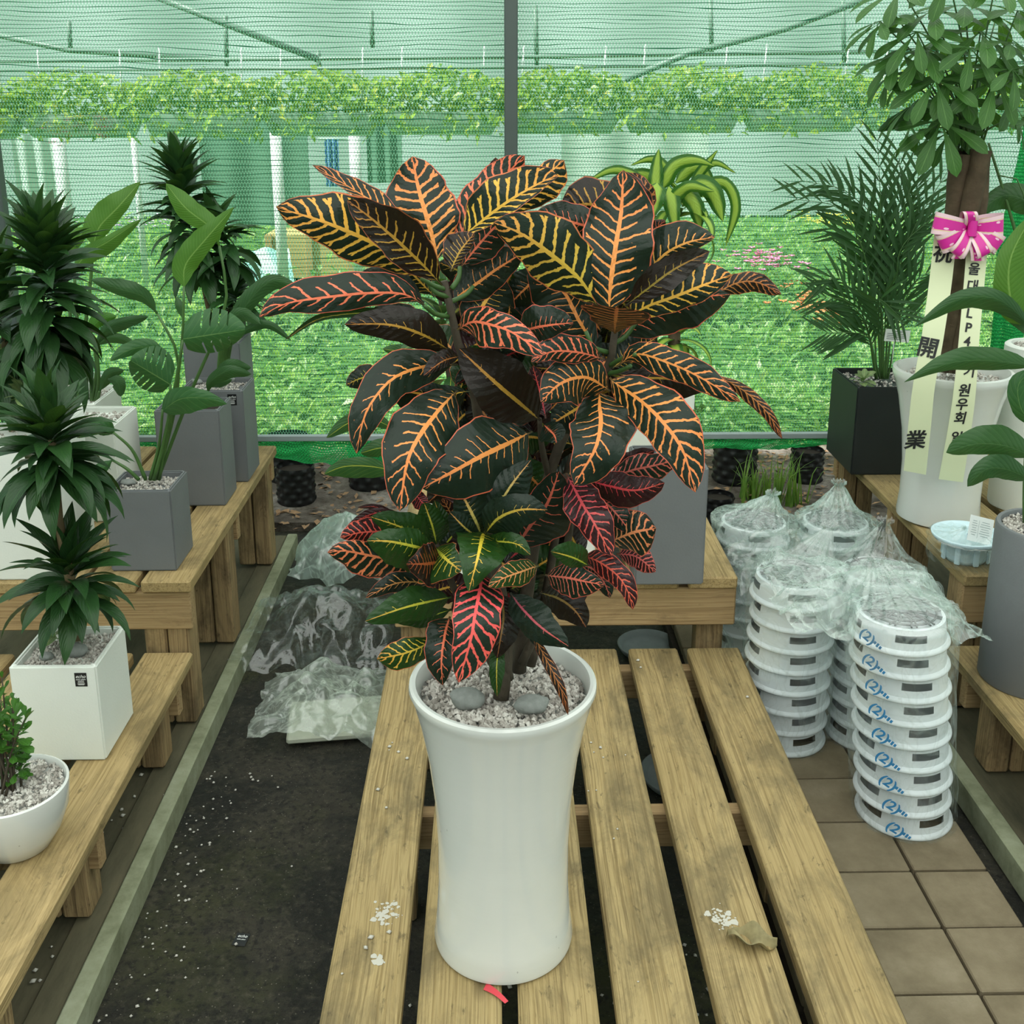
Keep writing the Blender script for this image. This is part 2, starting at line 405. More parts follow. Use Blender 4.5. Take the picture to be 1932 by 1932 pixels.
# gathered net curtain at the right
pc = PY(1902, 500, YNET - .065)
def curtain(u, v):
    a = u * 2 * pi; z = lerp(ZR - .1, 2.6, v); r = .05 + .012 * sin(5 * a + z * 4) + .014 * sin(z * 7) + .006 * sin(11 * a)
    return (pc.x + .03 + r * cos(a) + .03 * (z - 1), pc.y + r * sin(a), z)
tag(MB().grid(curtain, 40, 60, uvf=lambda u, v: (u * .5, v * 2.6)).build('net_curtain', M['net_dense']),
    'gathered green net curtain hanging beside the ribboned tree', 'curtain')
# unseen translucent film roof, added to shade the inside and soften the sun
t = NT('milky_roof_film')
M['film'] = t.done(t.n('MixShader', {0: .22, 1: t.n('BsdfTranslucent', {0: (.94, .97, .95)}).outputs[0], 2: t.n('BsdfDiffuse', {0: (.8, .8, .8)}).outputs[0]}).outputs[0])
def roof(u, v): return (lerp(-6, 6, u), lerp(-4.0, YNET + .25, v), 3.0 + .5 * sin(v * pi))
tag(MB().grid(roof, 4, 16).build('ceiling', M['film']), kind='structure')

# unseen side walls of the same net, added to cut light from the sides
for i, sx in enumerate((-1, 1)):
    X = sx * 3.4
    o = MB().grid(lambda u, v: (X, lerp(-3.5, YNET, u), lerp(0, 3.2, v)), 4, 4, uvf=lambda u, v: (u * 7.5, v * 3.2)).build('wall_left' if sx < 0 else 'wall_right', M['net']); tag(o, kind='structure')
# ================================================================ beyond the net
def mulch_mat():
    t = NT('mulch_ground'); co = t.coord(); a = t.noise(co, 3, 6, .7).outputs[0]; b = t.noise(co, 28, 4, .7).outputs[0]
    col = t.ramp(a, [(.35, (.05, .04, .032)), (.5, (.16, .135, .115)), (.65, (.36, .32, .29))])
    col = t.mix(t.math('MULTIPLY', t.math('SUBTRACT', b, .5, clamp=True), 3, clamp=True), col, (.06, .04, .025))
    yy = t.n('SeparateXYZ', {0: t.n('NewGeometry').outputs['Position']}).outputs[1]
    turf = t.math('MULTIPLY', t.math('SUBTRACT', t.math('ADD', yy, t.math('MULTIPLY', a, .8)), 5.7), 3.0, clamp=True)
    col = t.mix(turf, col, t.mix(b, (.03, .11, .02), (.10, .24, .05)))
    return t.done(t.bsdf(col=col, rough=.9, spec=.2, normal=t.bump(b, .02, .8)))
def foliage_mat(name, c0, c1, c2, trans=.5, rough=.4):
    t = NT(name); r = t.noise(t.n('NewGeometry').outputs['Position'], 14, 2).outputs[0]
    c = t.ramp(r, [(.3, c0), (.5, c1), (.7, c2)])
    p = t.bsdf(col=c, rough=rough, spec=.4)
    tr = t.n('BsdfTranslucent', {0: t.mix(.4, c, (.55, .85, .12))}).outputs[0]
    return t.done(t.n('MixShader', {0: trans, 1: p, 2: tr}).outputs[0])
M['mulch'] = mulch_mat()
M['bed'] = foliage_mat('sunlit_foliage', (.07, .25, .04), (.22, .45, .10), (.58, .72, .38))  # palest tone paints sun glints into the leaf colour
M['vine'] = foliage_mat('hanging_foliage', (.08, .22, .03), (.32, .50, .07), (.70, .68, .14))
M['white_paint'] = simple('white_painted_steel', (.75, .8, .78), .4)
M['trough'] = simple('pale_green_trough', (.36, .50, .40), .5)
M['farfilm'] = simple('pale_film_sheet', (.50, .62, .55), .6, .3, .22, 1.2)
M['farfilm2'] = simple('milky_film_wall', (.47, .60, .575), .6, .3, .22, .5)
M['darkgreen'] = simple('dark_green_sheet', (.10, .22, .14), .6, .3, .3, 2)

tag(MB().box((0, 18.1, -.06), (60, 27.6, .06), .001).build('ground_outside', M['mulch'], smooth=False), kind='structure')
def leaf_quads(mb, p, L, w, yaw, pit, roll=0, sag=.2):
    d = Vector((cos(yaw) * cos(pit), sin(yaw) * cos(pit), sin(pit))); s = d.cross(Vector((0, 0, 1))); s = s.normalized() if s.length > 1e-3 else Vector((1, 0, 0))
    n = s.cross(d); s = s * cos(roll) + n * sin(roll); p = Vector(p); m = p + d * L * .5; e = p + d * L - Vector((0, 0, L * sag))
    mb.add([p, m - s * w, e, m + s * w, m - n * w * .3], [(0, 1, 4), (1, 2, 4), (2, 3, 4), (3, 0, 4)])
r3 = random.Random(21)
bedm = MB(); CR = PZ(625, 522, .02); POLES = [PY(x, 240, Y) for x, Y in ((108, 9.5), (250, 10.5), (519, 9.6), (668, 10.2))]
for k in range(15000):
    f = r3.random() ** 1.7; Y = lerp(5.35, 15.5, f)
    x = r3.uniform(-.62, .62) * Y; h = r3.random()
    hh = .10 + .26 * (.5 + .5 * sin(x * 1.7 + Y * 2.3)) * (.6 + .4 * sin(x * .7 - Y * 1.1))
    sc = .5 + .085 * Y
    if -1.5 < x - CR.x < .85 and -.7 < Y - CR.y < .85: continue            # the crate and the heaped tarp stand here
    if abs(Y - 13) < .3 and -3.9 < x < -2.2: continue                      # and the doorway sheet hangs here
    if any((x - q.x) ** 2 + (Y - q.y) ** 2 < .22 ** 2 for q in POLES): continue
    leaf_quads(bedm, (x, Y, -.02 + hh * h), r3.uniform(.07, .16) * sc, r3.uniform(.012, .03) * sc, r3.uniform(0, 2 * pi), r3.uniform(-.3, 1.2), r3.uniform(-.6, .6))
tag(bedm.build('ground_foliage', M['bed'], smooth=False), 'mass of bright green foliage covering the ground beyond the net', 'foliage', kind='stuff')
# flower patches
def flowers(px, py, wpx, n, col, label, z=.30, spread=.35):
    c = PZ(px, py, z); mb = MB(); w = wpx * MPX(c.y)
    for k in range(n):
        p = c + Vector((r3.gauss(0, w * .35), r3.gauss(0, spread), r3.uniform(-.06, .05)))
        for j in range(4): leaf_quads(mb, p, .05, .022, j * pi / 2 + r3.random(), .5, 0, .1)
    tag(mb.build('flower_patch', simple('petals_' + label.split()[0], col, .5), smooth=False), label, 'flowers', kind='stuff')
flowers(1440, 490, 90, 70, (.80, .22, .42), 'pink flowers blooming in the foliage beyond the net')
flowers(1525, 575, 60, 45, (.75, .25, .08), 'orange flowers blooming in the foliage beyond the net')
flowers(1575, 412, 80, 80, (.85, .75, .08), 'yellow flowers blooming in the foliage beyond the net')
flowers(225, 420, 160, 60, (.62, .52, .70), 'pale violet flowers blooming in the foliage beyond the net')

# far film wall of the neighbouring greenhouse
def corr(u, v): x = lerp(-14, 14, u); return (x, 17 + .06 * sin(x * 2.6), lerp(0, 6.5, v))
tag(MB().grid(corr, 120, 3).build('wall_far', M['farfilm2']), kind='structure')
def slab(name, x0, y0, x1, y1, Y, th, mat, label, cat, wav=.03, group=None):
    a, b = PY(x0, y0, Y), PY(x1, y1, Y)
    zb, zt = min(a.z, b.z), max(a.z, b.z)
    mb = MB().grid(lambda u, v: (lerp(a.x, b.x, u), Y + wav * sin(u * 17) * (1 - v * .4), lerp(zb, zt, v)), 24, 4)
    mb.grid(lambda u, v: (lerp(b.x, a.x, u), Y + th + wav * sin((1 - u) * 17) * (1 - v * .4), lerp(zb, zt, v)), 24, 4)
    return tag(mb.build(name, mat), label, cat, group)
slab('dark_sheet', 372, 222, 588, 425, 13.0, .03, M['darkgreen'], 'dark green sheet standing in for the dark greenhouse doorway beyond the net', 'tarp')  # dark colour puts in the shade of an open doorway
slab('dark_sheet', 690, 222, 760, 345, 13.04, .03, M['darkgreen'], 'narrow dark green tarp hanging beyond the net beside white poles', 'tarp')
slab('blue_sheet', 612, 262, 642, 352, 10.2, .02, simple('blue_cloth', (.16, .36, .62), .6), 'blue cloth hanging from a pole beyond the net', 'cloth', .04)
slab('white_film', 20, 255, 120, 400, 12.5, .02, M['farfilm'], 'pale plastic film hanging beside the leftmost white pole', 'film')
slab('white_film', 1060, 245, 1330, 410, 14.0, .02, M['farfilm'], 'wide pale plastic film wall panel beyond the net', 'film', .05)
# poles
for (x, y1, Y, r) in ((108, 420, 9.5, .055), (250, 400, 10.5, .03), (519, 430, 9.6, .05), (668, 370, 10.2, .055)):
    b = PY(x, 240, Y); 
    tag(MB().tube([(0, 0, 0), (0, 0, b.z + .04)], r, 10).build('steel_pole', M['white_paint'], loc=(b.x, Y, -.03)), 'white steel pole standing beyond the green net', 'pole', 'white poles beyond the net')
# roof pipes
for (xa, xb, yy, Y) in ((600, 670, 262, 10.215), (360, 800, 222, 13.03)):
    P0, P1 = PY(xa, yy, Y), PY(xb, yy, Y); tag(MB().tube([(0, 0, 0), (P1.x - P0.x, 0, 0)], .012, 8).build('clothes_rail', M['trough'], loc=(P0.x, Y, P0.z)), 'thin level rail holding the blue cloth' if Y < 12 else 'thin level rail holding the dark green sheets', 'rail')
def pipe(pts, Y, r, lab):
    P = [PY(x, y, Y) for x, y in pts]; o0 = P[0]
    tag(MB().tube([p - o0 for p in P], r, 8).build('roof_pipe', M['pipe'], loc=o0), lab, 'pipe', 'greenhouse roof pipes beyond the net')
M['pipe'] = simple('galvanised_pipe', (.16, .24, .19), .5)
for pts, Y, r in (([(285, -10), (425, 45), (600, 112)], 7.5, .022), ([(1670, -15), (1480, 55), (1300, 100), (1180, 150)], 7.5, .022), ([(-60, 55), (130, 95), (400, 112)], 8.5, .02)):
    pipe(pts, Y, r, 'slanting roof pipe of the greenhouse beyond the net')
for pts, Y, r in (([(-80, 116), (960, 108), (2020, 92)], 8.2, .014), ([(-80, 133), (960, 127), (2020, 118)], 8.0, .012)):
    pipe(pts, Y, r, 'level roof pipe above the hanging planters')
for x, y0, y1 in ((425, 30, 125), (600, 95, 140), (700, 20, 90), (1010, 10, 130), (1340, 0, 100), (1590, 0, 120), (130, 40, 95)):
    pipe([(x, y0), (x + 3, y1)], 8.6, .018, 'upright strut in the greenhouse roof beyond the net')
# hanging planters
def hanging(xa, xb, Y, yt, yb, pink=False):
    a, b = PY(xa, yt, Y), PY(xb, yt, Y); h = (yb - yt) * MPX(Y); L = b.x - a.x; z0 = a.z
    r = empty('hanging_planter', ((a.x + b.x) / 2, Y, z0 - h), 0, 'long pale trough of trailing foliage hanging beyond the net', 'planter', 'hanging planters beyond the net')
    def tr(u, v):
        th = v * pi; e = min(1, 10 * min(u, 1 - u) + .35)
        return ((u - .5) * L, -cos(th) * .11, h - sin(th) ** .7 * h * e)
    MB().grid(tr, 30, 10).build('trough', M['trough'], r)
    mb = MB()
    for k in range(int(1100 * L)):
        x = (r3.random() - .5) * (L + .06); z = h + r3.uniform(-.04, .30) * (.82 + .18 * sin(x * 5 + xa)); y = r3.gauss(0, .09)
        if r3.random() < .07: z = h - r3.uniform(.0, .16); y = -.13
        leaf_quads(mb, (x, y, z), r3.uniform(.05, .10), r3.uniform(.014, .026), r3.uniform(0, 2 * pi), r3.uniform(-1.0, 1.0), r3.uniform(-1, 1))
    tag(mb.build('foliage', M['vine'], r, False), kind='stuff')
    for sx in (-.35, .35):
        MB().tube([(sx * L, 0, h), (sx * L + .02, 0, h + .45)], .006, 6).build('hanger', M['white_paint'], r)
    if pink:
        mb = MB()
        for k in range(26):
            p = (r3.uniform(-.3, .3) * L, -.16, h - r3.uniform(0, .22))
            for j in range(4): leaf_quads(mb, p, .035, .014, j * 1.6 + r3.random(), .3)
        tag(mb.build('flowers', simple('pink_petals', (.75, .30, .42), .5), r, False), kind='stuff')
for i, xa in enumerate(range(-180, 2000, 226)):
    hanging(xa, xa + 218, 8.0 + .05 * (i % 2), 218 - i * 1.8, 258 - i * 1.8, i == 1)
# tan crate and aqua sheet
c = PZ(625, 522, 0.02)
r = empty('wooden_crate', (c.x, c.y, 0), 0, 'pale tan plywood crate on the ground beyond the net', 'crate')
mt = simple('tan_plywood', (.52, .42, .15), .7, .3, .2, 4)
cw = 235 * MPX(c.y); chh = PY(625, 442, c.y).z
MB().box((0, .3, chh / 2), (cw, .6, chh), .01).build('body', mt, r, False)
for sx in (-.5, -.17, .17, .5): MB().box((sx * (cw - .08), -.02, chh / 2), (.07, .03, chh), .004).build('batten', simple('tan_batten', (.46, .33, .12), .7), r, False)
c2 = PZ(515, 524, .02)
tag(MB().grid(lambda u, v: (c2.x + (u - .5) * .55 * (1 - .3 * v), c2.y - .35 + v * .25, .02 + .30 * v ** .8 + .02 * sin(u * 9 + v * 4)), 16, 8).build('folded_tarp', simple('aqua_tarp', (.25, .60, .50), .4)), 'pale aqua tarp heaped against the tan crate', 'tarp')
# black nursery pots and litter just outside the net foot
AIRPOTS = []
def air_pot(x, y, w, lab):
    c = PZ(x, y, -.03); R = w * MPX(c.y) / 2; H = R * 2.1; AIRPOTS.append((c, R))
    o = empty('nursery_pot', c, 0, 'black dimpled nursery pot ' + lab, 'pot', 'black nursery pots outside the net')
    def f(u, v):
        a = u * 2 * pi; bump = max(0, sin(u * 2 * pi * 9 + (floor(v * 6) % 2) * pi) * sin(v * 6 * pi) * (1 if floor(v * 6) % 2 == 0 else -1))
        rr = R * (1 + .12 * bump); return (rr * cos(a), rr * sin(a), v * H)
    MB().grid(f, 54, 36).build('pot', M['blackplastic'], o)
    MB().lathe([(R * .99, H * .85), (.001, H * .88)], 20).build('soil', M['soil'], o)
M['blackplastic'] = simple('black_plastic', (.012, .012, .013), .45, .4)
for a in ((560, 945, 70, 'on the mulch beside the far leg of the grey-pot bench'), (545, 900, 80, 'half hidden behind the far leg of the grey-pot bench'), (1385, 905, 80, 'on the mulch behind the grassy weed tuft'),
          (1520, 905, 60, 'next to the corner post under the black palm pot'), (1352, 990, 60, 'between the grey square pot and the wrapped tray stack'), (700, 915, 80, 'behind the aqua film bundle in the left aisle')): air_pot(*a)
mb = MB()
for k in range(1500):
    x = r3.uniform(-1.6, 1.7); Y = r3.uniform(4.2, 5.3)
    if any((x - q.x) ** 2 + (Y - q.y) ** 2 < (rr_ + .05) ** 2 for q, rr_ in AIRPOTS): continue
    leaf_quads(mb, (x, Y, -.028 + r3.uniform(0, .012)), r3.uniform(.025, .06), r3.uniform(.006, .014), r3.uniform(0, 6.3), r3.uniform(-.15, .35), r3.uniform(-.5, .5), .1)
tag(mb.build('leaf_litter', simple('dry_litter', (.34, .21, .12), .8, .2, .5, 30), smooth=False), 'dry brown leaves scattered over the mulch outside the net', 'leaf litter', kind='stuff')
def tuft(x, y, h, n, lab, spread=.08):
    c = PZ(x, y, -.03); mb = MB(); H = h * MPX(c.y)
    for k in range(n):
        a = r3.uniform(0, 6.3); p0 = Vector((r3.gauss(0, spread), r3.gauss(0, spread * .6), 0)); dx = r3.uniform(.15, .6) * H
        P = [p0, p0 + Vector((cos(a) * dx * .35, sin(a) * dx * .35, H * .6)), p0 + Vector((cos(a) * dx, sin(a) * dx, H * r3.uniform(.6, 1.0)))]
        cc = catmull(P, 5); s = Vector((-sin(a), cos(a), 0)) * .006
        vs = []
        for i, q in enumerate(cc): ww = (1 - i / 5.0) + .05; vs += [q - s * ww, q + s * ww]
        mb.add(vs, [(2 * i, 2 * i + 1, 2 * i + 3, 2 * i + 2) for i in range(5)])
    tag(mb.build('grass_tuft', M['weed'], smooth=False, loc=c), lab, 'grass')
M['weed'] = foliage_mat('weed_blades', (.05, .13, .02), (.12, .24, .04), (.22, .34, .07), .3)
tuft(1470, 950, 110, 60, 'grassy green weed tuft sprouting beside the black nursery pots')
tuft(1415, 940, 60, 30, 'small thin weed tuft sprouting on the mulch', .02)
# ================================================================ leaf and pot toolkit
def croton_mat():
    t = NT('croton_leaf'); uv = t.coord('UV'); s = t.n('SeparateXYZ', {0: uv}); u, v = s.outputs[0], s.outputs[1]
    oi = t.n('ObjectInfo'); dens = oi.outputs['Alpha']; rndv = oi.outputs['Random']; idx = oi.outputs['Object Index']
    off = t.n('CombineXYZ', {0: t.math('MULTIPLY', rndv, 31.0), 1: t.math('MULTIPLY', rndv, 17.0), 2: 0.0}).outputs[0]
    nuv = t.n('VectorMath', {0: uv, 1: off}, operation='ADD').outputs[0]
    n1 = t.noise(t.map(nuv, scale=(1, .45, 1)), 9, 3, .6).outputs[0]; n2 = t.noise(t.map(nuv, scale=(1, .5, 1)), 34, 3, .65).outputs[0]
    sv = t.math('MULTIPLY', t.math('ABSOLUTE', t.math('SUBTRACT', v, .5)), 2.0)
    side = t.math('GREATER_THAN', v, .5)
    ph = t.math('SUBTRACT', u, t.math('MULTIPLY', sv, .13))
    ph = t.math('ADD', t.math('MULTIPLY', ph, t.math('ADD', 10.5, t.math('MULTIPLY', rndv, 3.0))), t.math('MULTIPLY', side, .37))
    ph = t.math('ADD', ph, t.math('MULTIPLY', t.math('SUBTRACT', n1, .5), .75))
    cell = t.math('FLOOR', ph); fr = t.math('ABSOLUTE', t.math('SUBTRACT', t.math('FRACT', ph), .5))
    cr = t.n('TexWhiteNoise', {'Vector': t.n('CombineXYZ', {0: cell, 1: side, 2: rndv}).outputs[0]}).outputs[0]
    fork = t.math('MAXIMUM', t.math('SUBTRACT', sv, t.math('ADD', .50, t.math('MULTIPLY', cr, .3))), 0.0)
    tdis = t.math('ABSOLUTE', t.math('SUBTRACT', fr, t.math('MULTIPLY', fork, .75)))
    wid = t.math('MULTIPLY', t.math('ADD', .026, t.math('MULTIPLY', t.math('MULTIPLY', dens, dens), .105)), t.math('SUBTRACT', 1.25, t.math('MULTIPLY', sv, .55)))
    wid = t.math('MULTIPLY', wid, t.math('ADD', .55, t.math('MULTIPLY', n2, .9)))
    lat = t.math('LESS_THAN', tdis, wid)
    ext = t.math('ADD', t.math('ADD', -.30, t.math('MULTIPLY', dens, 1.0)), t.math('MULTIPLY', cr, .5))
    lat = t.math('MULTIPLY', lat, t.math('LESS_THAN', sv, ext))
    mid = t.math('LESS_THAN', sv, t.math('MULTIPLY', t.math('SUBTRACT', .080, t.math('MULTIPLY', u, .03)), t.math('ADD', .7, t.math('MULTIPLY', n2, .6))))
    marg = t.math('MULTIPLY', t.math('GREATER_THAN', sv, t.math('SUBTRACT', .975, t.math('MULTIPLY', dens, .02))), t.math('GREATER_THAN', dens, .35))
    spots = t.math('MULTIPLY', t.math('GREATER_THAN', n2, .72), t.math('GREATER_THAN', dens, .3))
    vein = t.math('MAXIMUM', t.math('MAXIMUM', lat, mid), t.math('MAXIMUM', marg, spots))
    tip = t.math('MULTIPLY', t.math('POWER', u, 2.6), .62, clamp=True)
    vc = t.mix(tip, oi.outputs['Color'], (.86, .17, .08))
    vc = t.mix(t.math('MULTIPLY', marg, .8), vc, (.55, .09, .06))
    vc = t.mix(t.math('MULTIPLY', t.math('SUBTRACT', 1.0, t.math('MULTIPLY', u, 9.0), clamp=True), .8), vc, (.17, .22, .07))
    big = t.noise(nuv, 5, 3).outputs[0]
    dk = t.mix(big, (.006, .014, .009), (.013, .026, .014)); gr = t.mix(big, (.009, .034, .006), (.022, .070, .012)); mr = t.mix(big, (.016, .007, .007), (.045, .010, .012))
    f1 = t.math('COMPARE', idx, 1.0, .3); f2 = t.math('COMPARE', idx, 2.0, .3)
    bl = t.mix(f2, t.mix(f1, dk, gr), mr)
    top = t.mix(vein, bl, vc)
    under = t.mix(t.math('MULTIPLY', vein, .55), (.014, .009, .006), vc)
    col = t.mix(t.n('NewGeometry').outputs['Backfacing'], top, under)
    h = t.math('SUBTRACT', t.math('MULTIPLY', t.math('SUBTRACT', .5, fr), 1.0), t.math('MULTIPLY', mid, .5))
    nrm = t.bump(t.math('ADD', t.math('MULTIPLY', h, -.6), t.math('MULTIPLY', n1, .8)), .004, .55)
    p = t.bsdf(col=col, rough=.30, spec=.32, normal=nrm)
    tr = t.n('BsdfTranslucent', {0: t.mix(.25, col, (.10, .10, .02))}).outputs[0]
    return t.done(t.n('MixShader', {0: .10, 1: p, 2: tr}).outputs[0])
def leaf_mat(name, c0, c1, rib, rough=.35, trans=.15, stripe=0.0, lat=0.25, ribw=.05, slant=.35, nlat=9.0, under=None):
    t = NT(name); uv = t.coord('UV'); s = t.n('SeparateXYZ', {0: uv}); u, v = s.outputs[0], s.outputs[1]; r = t.n('ObjectInfo').outputs['Random']
    sv = t.math('MULTIPLY', t.math('ABSOLUTE', t.math('SUBTRACT', v, .5)), 2.0)
    n = t.noise(t.n('VectorMath', {0: uv, 1: t.n('CombineXYZ', {0: t.math('MULTIPLY', r, 23.0), 1: 0.0, 2: 0.0}).outputs[0]}, operation='ADD').outputs[0], 4, 3).outputs[0]
    c = t.mix(t.math('ADD', t.math('MULTIPLY', n, .6), t.math('MULTIPLY', r, .4)), c0, c1)
    ph = t.math('FRACT', t.math('MULTIPLY', t.math('SUBTRACT', u, t.math('MULTIPLY', sv, slant)), nlat))
    lv = t.math('LESS_THAN', t.math('ABSOLUTE', t.math('SUBTRACT', ph, .5)), .05)
    c = t.mix(t.math('MULTIPLY', lv, lat), c, rib)
    if stripe: c = t.mix(t.math('MULTIPLY', t.math('SUBTRACT', 1.0, t.math('DIVIDE', sv, stripe), clamp=True), 2.2, clamp=True), c, rib)
    else: c = t.mix(t.math('MULTIPLY', t.math('LESS_THAN', sv, ribw), .8), c, rib)
    if under: c = t.mix(t.n('NewGeometry').outputs['Backfacing'], c, under)
    nrm = t.bump(t.math('ADD', t.math('MULTIPLY', t.math('ABSOLUTE', t.math('SUBTRACT', ph, .5)), .6), n), .003, .4)
    p = t.bsdf(col=c, rough=rough, spec=.28, normal=nrm)
    tr = t.n('BsdfTranslucent', {0: t.mix(.5, c, (.14, .30, .02))}).outputs[0]
    return t.done(t.n('MixShader', {0: trans, 1: p, 2: tr}).outputs[0])
M['croton'] = croton_mat()
M['drac'] = leaf_mat('compact_dracaena_leaf', (.012, .040, .014), (.030, .085, .022), (.03, .10, .02), .30, .12, lat=0, ribw=.03)
M['strel'] = leaf_mat('broad_banana_like_leaf', (.055, .150, .020), (.095, .22, .028), (.20, .34, .08), .35, .25, lat=.25, nlat=24, slant=.15)
M['aloc'] = leaf_mat('glossy_split_leaf', (.020, .075, .022), (.040, .125, .038), (.12, .22, .07), .32, .15, lat=.30, nlat=8, slant=.25, ribw=.025)
M['olive'] = leaf_mat('deep_green_broad_leaf', (.020, .065, .022), (.040, .105, .030), (.08, .16, .06), .30, .15, lat=.35, nlat=13, slant=.22, ribw=.02)
M['ficus'] = leaf_mat('small_glossy_leaf', (.020, .085, .012), (.070, .20, .022), (.10, .25, .05), .30, .2, lat=.0, ribw=.04)
M['palm'] = leaf_mat('palm_leaflet', (.018, .060, .020), (.040, .11, .030), (.06, .14, .04), .38, .2, lat=0, ribw=.04)
M['pach'] = leaf_mat('palmate_leaf', (.025, .085, .018), (.060, .17, .028), (.11, .24, .06), .36, .25, lat=.25, nlat=9, slant=.3)
M['mass'] = leaf_mat('yellow_striped_leaf', (.015, .085, .010), (.035, .13, .015), (.30, .44, .06), .35, .25, stripe=.62, lat=0)
M['yshrub'] = leaf_mat('yellow_midrib_leaf', (.018, .065, .020), (.035, .10, .028), (.38, .42, .06), .33, .15, lat=.15, nlat=8, ribw=.05)
M['hosta'] = leaf_mat('cream_edged_leaf', (.06, .16, .04), (.35, .42, .20), (.5, .5, .25), .4, .2, lat=0)
M['cane'] = simple('ringed_cane', (.16, .12, .06), .7, .3, .4, 40, .6, 60)
M['bark'] = simple('grey_brown_bark', (.085, .062, .038), .8, .2, .6, 25, 1.0, 50)
M['crostem'] = simple('croton_stem', (.060, .048, .032), .7, .3, .5, 30, .6, 70)
M['petiole'] = simple('green_petiole', (.055, .125, .030), .4, .4, .3, 12)
M['white_glaze'] = None
def glaze():
    t = NT('white_glazed_ceramic'); co = t.coord(); n = t.noise(co, 5, 4).outputs[0]
    pit = t.n('TexVoronoi', {'Vector': t.map(co, scale=(1, 1, .7)), 'Scale': 55.0}).outputs[0]
    zone = t.noise(co, 7, 2).outputs[0]
    pm = t.math('MULTIPLY', t.math('LESS_THAN', pit, .09), t.math('GREATER_THAN', zone, .62))
    c = t.mix(n, (.60, .62, .59), (.70, .71, .68)); c = t.mix(t.math('MULTIPLY', pm, .5), c, (.25, .25, .24))
    return t.done(t.bsdf(col=c, rough=.16, spec=.5, coat=.4, crough=.05, normal=t.bump(t.noise(t.map(co, scale=(1, 1, 6)), 9, 2).outputs[0], .0015, .25)))
M['white_glaze'] = glaze()
M['white_matte'] = simple('white_matte_pot', (.74, .77, .72), .55, .4, .05, 9, .1, 200)
M['grey_pot'] = simple('grey_cement_pot', (.150, .160, .166), .62, .35, .14, 7, .12, 160)
M['black_pot'] = simple('black_cement_pot', (.014, .018, .018), .5, .4, .3, 9)
M['river_stone'] = simple('grey_river_stone', (.22, .235, .22), .65, .35, .45, 60, .5, 90)
def gravel_mat():
    t = NT('pumice_gravel'); v = t.n('TexVoronoi', {'Vector': t.coord(), 'Scale': 95.0})
    sx = t.n('SeparateColor', {0: v.outputs['Color']}).outputs[0]
    c = t.ramp(sx, [(0, (.26, .24, .21)), (.5, (.46, .43, .39)), (1, (.66, .64, .59))])
    return t.done(t.bsdf(col=c, rough=.85, spec=.2))
M['gravel'] = gravel_mat(); M['ink'] = simple('black_ink', (.010, .010, .011), .6); M['sticker'] = simple('black_sticker', (.010, .011, .012), .35)
M['white_ink'] = simple('white_print', (.72, .74, .72), .5)

TEXT_CACHE = {}
def text_mesh(s, size, shear=0.0, bold=0.0, align='CENTER', ext=.0003):
    cu = bpy.data.curves.new('lettering', 'FONT'); cu.body = s; cu.size = size; cu.shear = shear; cu.offset = bold; cu.align_x = align; cu.align_y = 'CENTER'; cu.extrude = ext; cu.resolution_u = 3
    ob = bpy.data.objects.new('tmp_text', cu); COL.objects.link(ob); bpy.context.view_layer.update()
    dg = bpy.context.evaluated_depsgraph_get(); me = bpy.data.meshes.new_from_object(ob.evaluated_get(dg)); me.name = 'lettering'; me.materials.clear()
    bpy.data.objects.remove(ob); bpy.data.curves.remove(cu); return me

